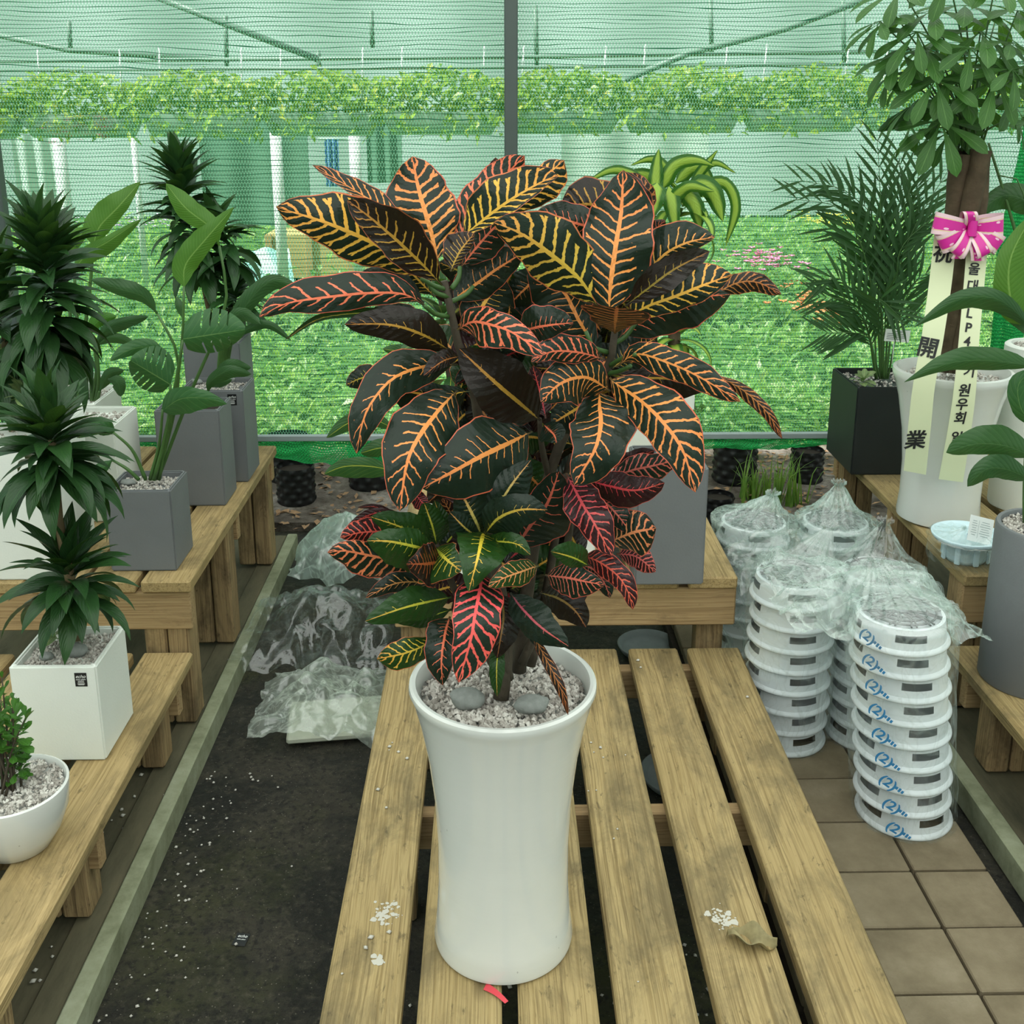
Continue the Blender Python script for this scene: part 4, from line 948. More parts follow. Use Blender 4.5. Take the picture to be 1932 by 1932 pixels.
dep = lambda x0, y0, x1, y1, z: PZ(x1, y1, z).y - PZ(x0, y0, z).y

# --- grey cube with split leaves
A = box_potted('potted_monstera', 'grey cube pot of pale gravel growing holed split leaves', 211, 334, 1078, 926, ZUP, dep(334, 1078, 384, 1032, ZUP), M['grey_pot'], gravel=420, gs=.0058)
YA = A.location.y
def TL(root, Y0, mat, sp, wl, wr, prof='ell', fold=.3, back=False, nu=18, wav=.7): return tleaf(root, sp, wl, wr, M[mat], prof, fold, back, nu, Y0=Y0, wav=wav)
TL(A, YA, 'strel', [(414, 464, .02), (400, 432, .02), (350, 392, .02), (313, 346, .03)], 20, 24, 'ell')
TL(A, YA, 'strel', [(347, 540, -.02), (350, 500, -.02), (385, 455, -.03), (441, 391, -.03)], 28, 22, 'ovate')
TL(A, YA, 'olive', [(297, 592, .0), (270, 560, -.02), (225, 545, -.04), (172, 528, -.05)], 13, 20)
TL(A, YA, 'aloc', [(318, 674, 0), (280, 655, -.02), (240, 662, -.04), (208, 681, -.05)], 12, 17)
TL(A, YA, 'aloc', [(306, 775, -.05), (340, 753, -.09), (385, 751, -.11), (428, 762, -.12)], 22, 30, 'ovate')
TL(A, YA, 'aloc', [(216, 815, -.04), (185, 806, -.06), (145, 826, -.07)], 15, 19, 'ovate')
TL(A, YA, 'aloc', [(212, 868, -.04), (190, 885, -.05), (163, 893, -.05)], 10, 12)
TL(A, YA, 'olive', [(345, 600, .03), (338, 575, .03), (332, 560, .04)], 8, 8)
def monstera(root, Y0, ctr, axis, R, dirp):
    """heart-shaped leaf with slots cut in from the margin and holes along the midrib"""
    (bx, by, bd), (tx, ty, td) = axis; pts = []
    L = sqrt((tx - bx) ** 2 + (ty - by) ** 2); ax = ((tx - bx) / L, (ty - by) / L); nx = (ax[1], -ax[0])
    mb = MB()
    N = 7
    for sd, W in ((1, dirp[0]), (-1, dirp[1])):
        for k in range(N):                         # one lobe strip after another, narrow slots between them
            u0 = k / N; u1 = (k + .80) / N if k in (1, 2, 3, 4) else (k + 1.0) / N
            def fn(a, b, u0=u0, u1=u1, sd=sd, W=W, k=k):
                u = lerp(u0, (k + 1.0) / N if b < .38 else u1, a); w = W * (sin(pi * (.10 + .88 * u) ** .8) ** .7) * b
                f = u * L + w * .28 * (1 if W else 1)
                x = bx + ax[0] * f + sd * nx[0] * w; y = by + ax[1] * f + sd * nx[1] * w
                return PY(x, y, Y0 + lerp(bd, td, u) + .45 * w * MPX(Y0) * b) - Vector(root.location)
            mb.grid(fn, 3, 10, uvf=lambda a, b, u0=u0, u1=u1, sd=sd: (lerp(u0, u1, a), .5 + .5 * sd * b))
    return mb.build('leaf', M['aloc'], root)
monstera(A, YA, None, ((345, 640, -.06), (462, 622, -.10)), 0, (50, 34))
monstera(A, YA, None, ((322, 726, -.05), (246, 680, -.09)), 0, (34, 52))
for pts in ([(290, 906, -.02), (305, 850, -.02), (318, 790, -.03), (330, 730, -.04), (345, 642, -.06)], [(283, 905, -.01), (300, 840, -.02), (307, 772, -.05)],
            [(292, 905, 0), (322, 790, 0), (343, 650, -.01), (347, 540, -.02)], [(296, 903, .01), (330, 770, .01), (336, 677, 0), (318, 630, 0), (297, 592, 0)],
            [(298, 903, .02), (360, 740, .03), (425, 580, .03), (414, 464, .02)], [(275, 905, -.02), (250, 850, -.03), (214, 816, -.04)], [(262, 905, -.03), (240, 885, -.04), (212, 868, -.04)], [(300, 905, 0), (316, 800, -.02), (322, 726, -.05)]):
    tube_px(A, pts, (.0058, .0034), M['petiole'], 'petiole', YA)
p = PZ(238, 912, ZUP + A['h'] - .012); stone((p.x + .006, p.y, ZUP + A['h'] - .009), (.022, .015, .009), .1, 'flat pale grey stone on the gravel of the grey cube pot', 4)
# --- further grey pots along the bench edge
B = box_potted('potted_plant', 'tall grey pot standing between the grey cube and the labelled grey pot', 306, 426, 955, 774, ZUP, dep(426, 955, 447, 929, ZUP) + .03, M['grey_pot'], gravel=0)
YB = B.location.y
MB().box((0, 0, B['h'] - .021), (B['w'] - .03, B['d'] - .03, .004), .001).build('soil', M['soil'], B, False)
TL(B, YB, 'olive', [(392, 742, 0), (398, 720, -.02), (430, 700, -.03), (474, 706, -.03)], 12, 15)
tube_px(B, [(388, 775, .01), (390, 755, 0), (392, 742, 0)], (.004, .003), M['petiole'], 'petiole', YB)
Cc = box_potted('potted_plant', 'grey pot with a small black maker label and a clump of petioles', 350, 469, 910, 737, ZUP, dep(469, 910, 487, 893, ZUP) + .09, M['grey_pot'], gravel=300)
YC = Cc.location.y
sticker(Cc, PY(438, 754, YC - Cc['d'] / 2).x - Cc.location.x, Cc['h'] - .032, .030, .038, -Cc['d'] / 2)
for i, (sp, wl, wr) in enumerate((([(425, 640, .0), (440, 600, -.02), (462, 592, -.03), (492, 612, -.04)], 12, 16), ([(430, 640, 0), (480, 616, -.02), (510, 613, -.03), (549, 642, -.03)], 8, 9),
        ([(432, 630, .0), (478, 558, 0), (520, 530, 0), (575, 553, .0)], 15, 18), ([(430, 600, .02), (480, 545, .03), (530, 518, .03)], 10, 10), ([(405, 715, -.03), (430, 690, -.05), (474, 694, -.06)], 12, 14), ([(400, 730, -.03), (415, 722, -.05), (438, 716, -.05)], 7, 9))):
    TL(Cc, YC, 'olive', sp, wl, wr)
for k in range(9): tube_px(Cc, [(410 + k * 2.5, 722, .01 * (k % 3)), (412 + k * 2.5, 680, .005 * k), (415 + k * 3, 640, 0)], (.004, .003), M['petiole'], 'petiole', YC)
for i, (x, y) in enumerate(((372, 722), (435, 718))): p = PZ(x, y, ZUP + Cc['h'] - .01); stone((p.x, p.y, ZUP + Cc['h'] - .007), (.020, .016, .011), i, ('rounded grey stone beside the petioles in the labelled grey pot', 'dark pitted stone near the rim of the labelled grey pot')[i], 6 + i)
D = box_potted('potted_dracaena', 'tallest grey pot at the net with a tall dark spiky dracaena', 362, 466, 868, 647, ZUP, .19, M['grey_pot'], gravel=200)
YD = D.location.y
tube_px(D, [(410, 652, 0), (395, 590, 0), (375, 500, 0)], (.010, .008), M['cane'], 'cane', YD)
tube_px(D, [(420, 652, .02), (425, 600, .02), (440, 570, .02)], (.008, .007), M['cane'], 'cane', YD)
head(D, [(378, 520, 0), (358, 420, 0), (345, 360, 0), (336, 318, 0)], YD, 150, .15, (1.45, -.25), 3)
head(D, [(440, 500, -.03), (418, 450, -.02), (405, 420, 0)], YD, 50, .14, (1.2, -.3), 4)
head(D, [(447, 585, 0), (445, 560, 0), (442, 540, 0)], YD, 55, .12, (1.4, -.2), 5)
# --- white pots on the left
E2 = box_potted('potted_dracaena', 'large white pot on the raised bench with a bushy dark dracaena', -62, 118, 1095, 850, ZUP, .26, M['white_matte'], gravel=120)
YE = E2.location.y
tube_px(E2, [(70, 855, 0), (84, 760, .02), (88, 640, .02)], (.013, .011), M['cane'], 'cane', YE + .1)
tube_px(E2, [(30, 855, 0), (18, 760, .02), (8, 620, .02)], (.012, .010), M['cane'], 'cane', YE + .1)
head(E2, [(90, 660, 0), (88, 580, 0), (85, 500, 0), (80, 450, 0)], YE + .1, 150, .175, (1.4, -.45), 6)
head(E2, [(2, 700, .02), (4, 660, .02), (2, 600, .02), (-5, 500, .02)], YE + .12, 70, .16, (1.4, -.5), 7)
E1 = box_potted('potted_plant', 'white square pot of gravel behind the grey cube pot', 128, 232, 985, 803, ZUP, .22, M['white_matte'], gravel=220)
YE1 = E1.location.y
F = box_potted('potted_strelitzia', 'white trough pot with upright broad banana-like leaves', 105, 193, 905, 762, ZUP, .26, M['white_matte'], gravel=160)
YF = F.location.y
TL(F, YF, 'strel', [(176, 462, 0), (188, 428, 0), (222, 392, 0), (265, 343, .02)], 34, 20, 'ovate', fold=.2)
TL(F, YF, 'strel', [(138, 512, -.02), (165, 478, -.02), (205, 455, -.03), (267, 413, -.03)], 13, 22, 'ovate')
TL(F, YF, 'strel', [(122, 482, .02), (145, 450, .02), (168, 429, .02)], 16, 14)
TL(F, YF, 'olive', [(178, 655, -.05), (200, 620, -.06), (235, 606, -.06), (280, 597, -.06)], 9, 16)
TL(F, YF, 'olive', [(180, 652, -.05), (215, 636, -.05), (260, 652, -.05)], 9, 11)
TL(F, YF, 'ficus', [(168, 632, -.03), (185, 606, -.03), (220, 597, -.03)], 15, 12)
TL(F, YF, 'olive', [(188, 738, -.06), (205, 706, -.08), (234, 698, -.08)], 10, 13)
TL(F, YF, 'olive', [(204, 715, -.08), (222, 722, -.09), (228, 748, -.09)], 14, 12)
TL(F, YF, 'olive', [(160, 745, -.05), (135, 700, -.06), (102, 678, -.06)], 12, 14)
TL(F, YF, 'olive', [(110, 730, -.07), (135, 715, -.09), (165, 740, -.09)], 14, 12)
for pts in ([(165, 768, 0), (160, 640, 0), (170, 540, 0), (176, 462, 0)], [(158, 768, .0), (148, 640, 0), (140, 512, -.02)], [(152, 768, .01), (135, 620, .01), (122, 482, .02)], [(172, 768, -.02), (182, 700, -.04), (178, 655, -.05)],
            [(178, 768, -.02), (186, 720, -.04), (182, 652, -.05)], [(180, 768, -.03), (185, 750, -.05), (188, 738, -.06)]):
    tube_px(F, pts, (.0085, .005), M['petiole'], 'petiole', YF)
for (x, y0, y1) in ((160, 770, 690), (176, 772, 700)): tube_px(F, [(x, y0, -.01), (x - 2, (y0 + y1) / 2, -.01), (x - 6, y1, -.01)], (.013, .006), M['petiole'], 'sheath', YF)
G = box_potted('potted_plant', 'white trough pot at the net holding stones and brown shards', 66, 165, 862, 738, ZUP, .30, M['white_matte'], gravel=120)
for i, (x, y) in enumerate(((105, 708), (128, 716))): p = PZ(x, y, ZUP + G['h'] - .01); stone((p.x, p.y, ZUP + G['h'] - .008), (.024, .018, .013), i, ('dark grey stone by the brown shards in the white trough pot', 'small stone on gravel in the white trough pot')[i], 8 + i)
for i, (x, y) in enumerate(((62, 722), (140, 712))):
    p = PZ(x, y, ZUP + G['h']); tag(link('cork_shard', MB().box((0, 0, 0), (.016, .012, .05), .005).mesh('cork_shard', False), simple('cork_%d' % i, (.42, .24, .11), .8), None, (p.x, p.y, ZUP + G['h'] + .012), (.2, .3 - .8 * i, .4)), ('brown cork shard leaning at the outer corner of the white trough pot', 'brown cork shard leaning at the inner rim of the white trough pot')[i], 'shard')
# --- white cube with label on the low bench
I = box_potted('potted_dracaena', 'white cube pot with a black maker label and a two-tiered dark dracaena', 40, 200, 1436, 1258, ZLOW, dep(200, 1436, 253, 1347, ZLOW), M['white_matte'], gravel=700, gs=.0055)
YI = I.location.y
sticker(I, PY(153, 1284, YI - I['d'] / 2).x - I.location.x, I['h'] - .033, .027, .034, -I['d'] / 2)
tube_px(I, [(148, 1205, 0), (142, 1150, 0), (130, 1080, 0), (112, 990, .01), (105, 900, .02), (98, 830, .02)], (.014, .0085), M['cane'], 'cane', YI)
head(I, [(138, 1130, 0), (132, 1095, 0), (126, 1065, 0)], YI, 64, .15, (1.35, -.1), 8)
head(I, [(105, 900, .01), (102, 865, .02), (98, 830, .02), (94, 800, .02)], YI, 95, .15, (1.35, -.4), 9)
p = PZ(141, 1228, ZLOW + I['h'] - .008); stone((p.x, p.y, ZLOW + I['h'] - .006), (.029, .022, .016), .1, 'rounded grey stone under the dracaena in the white cube pot', 12)
p = PZ(88, 1240, ZLOW + I['h'] - .008); stone((p.x, p.y, ZLOW + I['h'] - .006), (.016, .014, .010), .4, 'small white stone half hidden under leaves in the white cube pot', 13)
# small cream-edged foliage in the cube and behind it
hm = blade_mesh('leaf', .055, .014, .7, .2, 'ell', 8, 2, M['hosta'])
for (x, y, n, root, Y, s) in ((105, 1195, 9, I, YI + .03, 1.0), (40, 745, 16, E2, YE + .02, 1.1)):
    rosette(root, [PY(x, y + 12, Y), PY(x, y - 12, Y)], n, [hm], s, (1.2, .1), random.Random(x))
# --- white bowl with a small-leaved shrub
zb = .135; bc = PZ(30, 1600, ZLOW)
Yb = PZ(40, 1628, ZLOW).y + .055; bx = PY(22, 1490, Yb).x
Jb = empty('potted_ficus', (bx, Yb, ZLOW + .0005), 0, 'round white bowl of gravel with a bushy small-leaved shrub', 'potted plant')
RJ = PY(124, 1480, Yb).x - bx
HJ = PY(22, 1482, Yb).z - ZLOW
round_pot(Jb, [(.001, 0), (RJ * .52, 0), (RJ * .60, .006), (RJ * .80, HJ * .3), (RJ * .95, HJ * .62), (RJ, HJ * .95), (RJ * .995, HJ), (RJ * .95, HJ + .002), (RJ * .92, HJ - .004), (RJ * .91, HJ - .022), (.001, HJ - .024)], M['white_glaze'])
gravel_obj(Jb, lambda x, y: x * x + y * y < (RJ * .9) ** 2, lambda x, y: HJ - .010, 800, .0055, ((-RJ, RJ), (-RJ, RJ)), 14)
fm = [blade_mesh('leaf', .034, .0105, b, .2, 'obov', 7, 2, M['ficus']) for b in (.2, .6)]
rf = random.Random(33)
for k in range(13):
    a = rf.uniform(0, 6.28); rr = rf.uniform(.02, .09); top = Vector((cos(a) * rr + .005, sin(a) * rr * .8, HJ + rf.uniform(.06, .27) - rr * .6))
    b0 = Vector((rf.uniform(-.02, .02), rf.uniform(-.02, .02), HJ - .02)); mid = b0.lerp(top, .5) + Vector((0, 0, .02))
    cs = catmull([b0, mid, top], 6); MB().tube(cs, [.0028, .0026, .0024, .002, .0018, .0015, .0012], 6).build('twig', M['crostem'], Jb)
    o = Vector(Jb.location); rosette(Jb, [o + b0.lerp(top, .45), o + b0.lerp(top, .75), o + top], 15, fm, rf.uniform(.85, 1.25), (1.2, .1), random.Random(k))

# ================================================================ centre bench behind the croton
K = box_potted('potted_dracaena', 'grey square pot behind the red-veined plant growing yellow-striped drooping leaves', 1197, 1327, 1104, 884, ZUP, .20, M['grey_pot'], gravel=150)
YK = K.location.y
tube_px(K, [(1262, 890, 0), (1268, 760, 0), (1272, 640, 0), (1282, 430, 0)], (.018, .015), M['bark'], 'cane', YK)
mm = [blade_mesh('leaf', .25, .033, b, .16, 'blade', 14, 2, M['mass'], .2) for b in (1.3, 1.9, 2.5)]
rosette(K, [PY(1280, 430, YK), PY(1285, 400, YK), PY(1288, 370, YK)], 16, mm, .62, (.7, .1), random.Random(5))
for sp, w in (([(1236, 372, -.04), (1238, 325, -.03), (1243, 281, -.02)], 15), ([(1245, 360, -.02), (1272, 313, -.02), (1312, 302, -.02), (1348, 313, -.02)], 15), ([(1230, 352, 0), (1190, 326, .0), (1150, 322, .0), (1100, 348, .0)], 9),
              ([(1298, 360, .03), (1325, 320, .03), (1354, 283, .03)], 10), ([(1300, 345, .04), (1345, 308, .05), (1388, 326, .06)], 8), ([(1240, 345, -.08), (1235, 375, -.11), (1228, 415, -.12)], 20), ([(1265, 378, -.06), (1300, 352, -.08), (1348, 361, -.09)], 13),
              ([(1298, 350, -.02), (1335, 352, -.03), (1352, 380, -.03), (1364, 418, -.03)], 21), ([(1320, 350, .04), (1368, 345, .05), (1388, 392, .05), (1369, 464, .05)], 12), ([(1290, 358, -.05), (1312, 388, -.06), (1322, 434, -.06)], 18), ([(1262, 352, -.05), (1268, 385, -.08), (1275, 440, -.09)], 17),
              ([(1275, 345, .06), (1305, 318, .07), (1330, 325, .07), (1350, 370, .07)], 14), ([(1255, 350, .05), (1215, 330, .06), (1180, 340, .06), (1165, 380, .06)], 14), ([(1275, 360, .02), (1250, 310, .03), (1225, 300, .03), (1190, 312, .03)], 10)):
    TL(K, YK, 'mass', sp, w, w, 'blade' if w > 11 else 'lance')
rosette(K, [PY(1270, 655, YK), PY(1272, 630, YK)], 12, mm, .55, (1.0, .0), random.Random(6))
W1 = box_potted('potted_shrub', 'white square pot behind the red-veined plant with a bushy yellow-ribbed shrub', 812, 962, 1086, 908, ZUP, .22, M['white_matte'], gravel=100)
YW = W1.location.y
ys = [blade_mesh('leaf', .15, .030, b, .25, 'ell', 12, 2, M['yshrub']) for b in (.5, .9, 1.3)]
tube_px(W1, [(880, 920, 0), (870, 830, 0), (845, 700, 0), (830, 560, 0)], (.009, .005), M['crostem'], 'stem', YW)
tube_px(W1, [(890, 920, 0), (800, 860, 0), (760, 830, -.02)], (.007, .004), M['crostem'], 'stem', YW)
rosette(W1, [PY(870, 800, YW), PY(850, 700, YW), PY(835, 600, YW), PY(830, 540, YW)], 34, ys, .85, (1.2, -.2), random.Random(9))
for sp, wl, wr in (([(750, 812, -.02), (700, 790, -.03), (660, 797, -.03), (616, 826, -.03)], 16, 17), ([(752, 890, -.04), (700, 880, -.05), (650, 880, -.06), (612, 894, -.06)], 24, 17), ([(760, 850, 0), (720, 845, 0), (680, 855, 0)], 17, 18), ([(800, 680, 0), (760, 665, 0), (722, 658, 0)], 12, 14)):
    TL(W1, YW, 'yshrub', sp, wl, wr)
W2 = box_potted('potted_shrub', 'white square pot topped with a large pale stone behind the red-veined plant', 984, 1122, 1082, 893, ZUP, .2, M['white_matte'], gravel=100)
YW2 = W2.location.y
p = PY(1046, 862, YW2 - .02); stone((p.x, YW2 - .02, ZUP + W2['h'] + .012), (.052, .045, .036), .2, 'large pale mottled stone in a white pot behind the red-veined plant', 17)
tube_px(W2, [(1075, 890, .03), (1080, 780, .03), (1090, 680, .03)], (.008, .004), M['crostem'], 'stem', YW2)
rosette(W2, [PY(1080, 790, YW2 + .04), PY(1090, 680, YW2 + .04), PY(1090, 600, YW2 + .04)], 20, ys, .7, (1.2, -.1), random.Random(12))
W3 = box_potted('potted_ficus', 'white square pot near the net with a small-leaved sprig beside a stone', 1150, 1304, 912, 745, ZUP, .2, M['white_matte'], gravel=80)
YW3 = W3.location.y
tube_px(W3, [(1290, 750, -.06), (1310, 770, -.08), (1325, 775, -.09)], (.003, .002), M['crostem'], 'stem', YW3)
rosette(W3, [PY(1300, 765, YW3 - .08), PY(1322, 778, YW3 - .09)], 12, fm, 1.3, (.9, -.2), random.Random(2))
p = PY(1182, 732, YW3 - .03); stone((p.x, YW3 - .03, ZUP + W3['h'] + .008), (.045, .035, .026), .2, 'pale stone resting in the white pot near the net', 19)
# ================================================================ right benches
BP = box_potted('potted_palm', 'black square pot with a feathery palm and a small white tag', 1604, 1765, 896, 731, ZUP, dep(1604, 896, 1561, 848, ZUP), M['black_pot'], gravel=260)
YP = BP.location.y
lm = blade_mesh('leaflet', .18, .0080, .5, .3, 'lance', 7, 1, M['palm'])
rp = random.Random(4)
def frond(pts, n=13, L=1.0, r=.0035, start=.38):
    P = [PY(x, y, YP + d) for x, y, d in pts]; N = 24; cs = catmull(P, N); o = Vector(BP.location)
    fo = MB().tube([p - o - (P[0] - o) for p in cs], [lerp(r, r * .25, i / N) for i in range(N + 1)], 6).build('frond', M['petiole'], BP, loc=P[0] - o)
    for k in range(n):
        f = lerp(start, .99, k / (n - 1)); i = min(N - 1, int(f * N)); p = cs[i].lerp(cs[i + 1], f * N - i); t = (cs[i + 1] - cs[i]).normalized()
        s = t.cross(Vector((0, -1, .25))).normalized(); up = s.cross(t)
        for sg in (-1, 1):
            d = (t * lerp(.75, 1.3, f) + s * sg * .8 + up * .1).normalized(); x = d; y = up.cross(x).normalized() * 1.0; z = x.cross(y)
            ob = bpy.data.objects.new('leaflet', lm); COL.objects.link(ob); ob.parent = fo; ob.location = p - P[0]
            Mx = Matrix((x, y, z)).transposed(); ob.rotation_euler = Mx.to_euler(); q = L * (1 - .45 * abs(f - .6) * 2) * rp.uniform(.85, 1.1); ob.scale = (q, q, q)
for pts in ([(1655, 715, -.02), (1640, 520, -.02), (1590, 400, -.04), (1500, 375, -.06)], [(1665, 715, 0), (1655, 480, 0), (1610, 370, 0), (1510, 340, .02)], [(1662, 715, 0), (1662, 480, 0), (1660, 350, 0), (1655, 262, 0)],
            [(1668, 715, 0), (1690, 480, .02), (1725, 380, .04), (1738, 272, .05)], [(1672, 715, 0), (1695, 520, 0), (1730, 420, 0), (1790, 320, 0)], [(1660, 715, -.03), (1630, 600, -.05), (1590, 530, -.07), (1540, 530, -.09)],
            [(1652, 715, -.03), (1635, 620, -.06), (1600, 570, -.08), (1545, 560, -.1)], [(1670, 715, .03), (1680, 500, .05), (1700, 360, .06), (1695, 285, .08)], [(1662, 715, .03), (1650, 560, .04), (1620, 460, .05), (1565, 430, .06)],
            [(1675, 715, 0), (1700, 590, -.03), (1730, 530, -.05), (1775, 505, -.06)], [(1668, 715, -.05), (1665, 600, -.1), (1660, 565, -.13), (1700, 600, -.17)], [(1655, 715, -.04), (1640, 640, -.06), (1610, 628, -.08), (1560, 628, -.1)],
            [(1670, 715, -.02), (1690, 560, -.03), (1700, 470, -.04), (1760, 410, -.05)], [(1660, 715, .02), (1655, 500, .03), (1640, 400, .03), (1570, 350, .04)], [(1664, 715, .0), (1675, 540, .0), (1690, 440, .01), (1720, 350, .01)]):
    frond(pts, 12, .95)
rosette(BP, [PY(1625, 725, YP - .08), PY(1630, 712, YP - .08)], 12, [hm], 1.05, (1.0, .1), random.Random(3))
# plant tag
pt = PY(1688, 633, YP - .13)
tg = empty('plant_tag', pt - Vector((0, 0, .10)), .0, 'small white printed card on a stick in the black pot', 'tag')
MB().tube([(0, 0, 0), (0, 0, .10)], .0015, 6).build('stick', M['white_paint'], tg)
crd = MB().box((0, -.003, .10), (.085, .0015, .042), .0003).build('card', simple('white_card', (.72, .75, .72), .6), tg, False)
crd.rotation_euler = (0, .08, 0)
for k, (w, dz) in enumerate(((.030, .014), (.062, .006), (.060, 0), (.064, -.006), (.052, -.012))):
    MB().box((-.036 + w / 2 if k else 0, -.0041, .10 + dz), (w, .0004, .0016), .0001).build('print_line', M['ink'], crd, False)
# ---- ribboned tree
Yr = PZ(1757, 1003, ZUP).y; rb = 80 * MPX(Yr); Yt = Yr + rb
px0 = PY(1760, 980, Yt).x; zr = PY(1780, 697, Yt).z; Hr = zr - ZUP
PT = empty('potted_money_tree', (px0 + .012, Yt, ZUP + .0005), 0, 'white flared glazed pot with a braided-trunk tree of palmate leaves', 'potted plant')
RT = 109 * MPX(Yt)
round_pot(PT, [(.001, 0), (rb * .93, 0), (rb, .006), (rb * 1.01, .02), (rb * .97, .08), (rb * .98, .18), (rb * 1.06, .28), (RT * .86, Hr - .09), (RT * .95, Hr - .035), (RT * .985, Hr - .022), (RT, Hr - .010), (RT * .99, Hr), (RT * .93, Hr + .002), (RT * .90, Hr - .012), (RT * .88, Hr - .04), (.001, Hr - .042)], M['white_glaze'], 80)
gravel_obj(PT, lambda x, y: x * x + y * y < (RT * .86) ** 2, lambda x, y: Hr - .034, 350, .007, ((-RT, RT), (-RT, RT)), 8)
for k in range(4):
    cs = []
    for i in range(15):
        f = i / 14; c = PY(lerp(1796, 1832, f), lerp(700, 282, f), Yt); a = k * pi / 2 + f * 2.0; r = lerp(.018, .036, f)
        cs.append(c + Vector((cos(a) * r, sin(a) * r, -.012 * (k % 2) * f)) - Vector(PT.location))
    MB().tube(cs, [lerp(.021, .030, i / 14) + .0015 * sin(i * 2.1 + k) for i in range(15)], 12).build('trunk', M['bark'], PT)
pl_ = blade_mesh('leaflet', .165, .030, .55, .18, 'obov', 10, 2, M['pach'])
pr = random.Random(17)
def palmate(x, y, d, size, az, tilt, n=6, fan=2.0):
    c = PY(x, y, Yt + d); o = Vector(PT.location)
    b = PY(pr.uniform(1805, 1858), 285, Yt + pr.uniform(-.03, .03)); m = b.lerp(c, .55) + Vector((0, 0, .03)); cs = catmull([b - c, m - c, Vector((0, 0, 0))], 8)
    lf = MB().tube(cs, [.0038, .0036, .0033, .003, .0028, .0026, .0024, .0022, .002], 6).build('leaf_stalk', M['petiole'], PT, loc=c - o)
    R0 = Matrix.Rotation(az, 3, 'Z') @ Matrix.Rotation(tilt, 3, 'Y')
    for k in range(n):
        ob = bpy.data.objects.new('leaflet', pl_); COL.objects.link(ob); ob.parent = lf
        a = (k - (n - 1) / 2) * fan * 2 / n; q = size * (1 - .22 * abs(a) / fan) * pr.uniform(.9, 1.08)
        ob.rotation_euler = (R0 @ Matrix.Rotation(a, 3, 'Z') @ Matrix.Rotation(pr.uniform(-.1, .25), 3, 'Y')).to_euler(); ob.scale = (q, q, q)
for a in ((1876, 150, -.12, 1.0, -1.57, .9), (1775, 230, -.08, 1.0, -1.8, 1.0), (1735, 245, -.04, .75, 2.6, .5), (1700, 100, .0, .95, -2.6, .6), (1745, 90, -.05, 1.0, -2.0, .5), (1850, 60, -.05, 1.1, -1.4, .5), (1800, 130, -.06, 1.05, -1.8, .7),
          (1905, 80, -.08, 1.0, -.9, .5), (1730, 190, .0, .9, 3.0, .7), (1690, 30, .02, .9, 3.0, .4), (1760, 20, -.02, 1.05, -2.2, .3), (1900, 190, -.02, .95, -.6, .9), (1840, 190, .06, .9, 1.6, .6), (1920, 20, -.05, 1.0, -.8, .3), (1820, 10, .0, 1.1, -1.6, .2),
          (1780, 70, .08, 1.0, 2.2, .4), (1860, 110, .10, 1.0, .8, .4), (1720, 130, .06, .9, 2.7, .6), (1880, 30, .1, 1.0, .5, .2), (1680, 140, .03, .75, -2.9, .9), (1930, 130, .0, 1.0, -.3, .7), (1800, 190, -.02, .8, -2.6, 1.0), (1765, 150, -.10, .9, -2.0, .9), (1830, 90, -.12, .9, -1.4, .8), (1940, 230, -.02, .8, -.5, 1.1), (1700, -20, 0, 1.0, -2.6, .5), (1790, -40, -.05, 1.0, -1.8, .5), (1880, -40, -.05, 1.0, -1.2, .5), (1660, 40, -.02, .8, -2.9, .7), (1730, 60, -.08, .9, -2.2, .8), (1910, 130, -.14, .9, -1.2, .8), (1790, 250, .0, .75, -2.2, 1.2)):
    palmate(*a)
TL(PT, Yt, 'olive', [(1800, 214, .05), (1745, 212, .05), (1705, 224, .05), (1656, 248, .05)], 15, 17)
tube_px(PT, [(1800, 214, .05), (1835, 240, .05), (1850, 290, .02)], (.003, .003), M['petiole'], 'petiole', Yt)
# ---- congratulation ribbon
def ribbon_mat():
    t = NT('pink_bow_ribbon'); uv = t.coord('UV'); s = t.n('SeparateXYZ', {0: uv}); u, v = s.outputs[0], s.outputs[1]
    d = t.math('ABSOLUTE', t.math('SUBTRACT', v, .5))
    c = t.mix(t.math('GREATER_THAN', d, .27), (.62, .02, .30), (.80, .56, .62))
    gold = t.math('LESS_THAN', t.math('ABSOLUTE', t.math('SUBTRACT', d, .30)), .018); c = t.mix(gold, c, (.70, .55, .25))
    vo = t.n('TexVoronoi', {'Vector': t.map(uv, scale=(7, 3.2, 1)), 'Scale': 1.0, 'Randomness': .55}); an = vo.outputs['Distance']
    dot = t.math('MULTIPLY', t.math('LESS_THAN', an, .24), t.math('GREATER_THAN', an, .07)); c = t.mix(t.math('MULTIPLY', dot, t.math('LESS_THAN', d, .25)), c, (.86, .55, .68))
    return t.done(t.bsdf(col=c, rough=.35, spec=.5))
M['bow'] = ribbon_mat(); M['streamer'] = simple('pale_yellow_satin', (.66, .70, .46), .5, .4, .05, 6)
Yb0 = Yt - .085
bo = PY(1825, 428, Yb0)
RB_ = empty('congratulation_ribbon', bo, 0, 'pink bow with two pale lettered streamers tied to the braided trunk', 'ribbon')
def strip(fn_c, fn_w, n, name, mat, parent, thick=.0006):
    mb = MB(); o = Vector(parent.location) if parent.parent is None else Vector()
    mb.grid(lambda u, v: fn_c(u) + fn_w(u) * (v - .5) - Vector(RB_.location), n, 2)
    mb.grid(lambda u, v: fn_c(1 - u) + fn_w(1 - u) * (v - .5) - Vector(RB_.location) + Vector((0, thick, 0)), n, 2, uvf=lambda u, v: (1 - u, v))
    return mb.build(name, mat, parent)
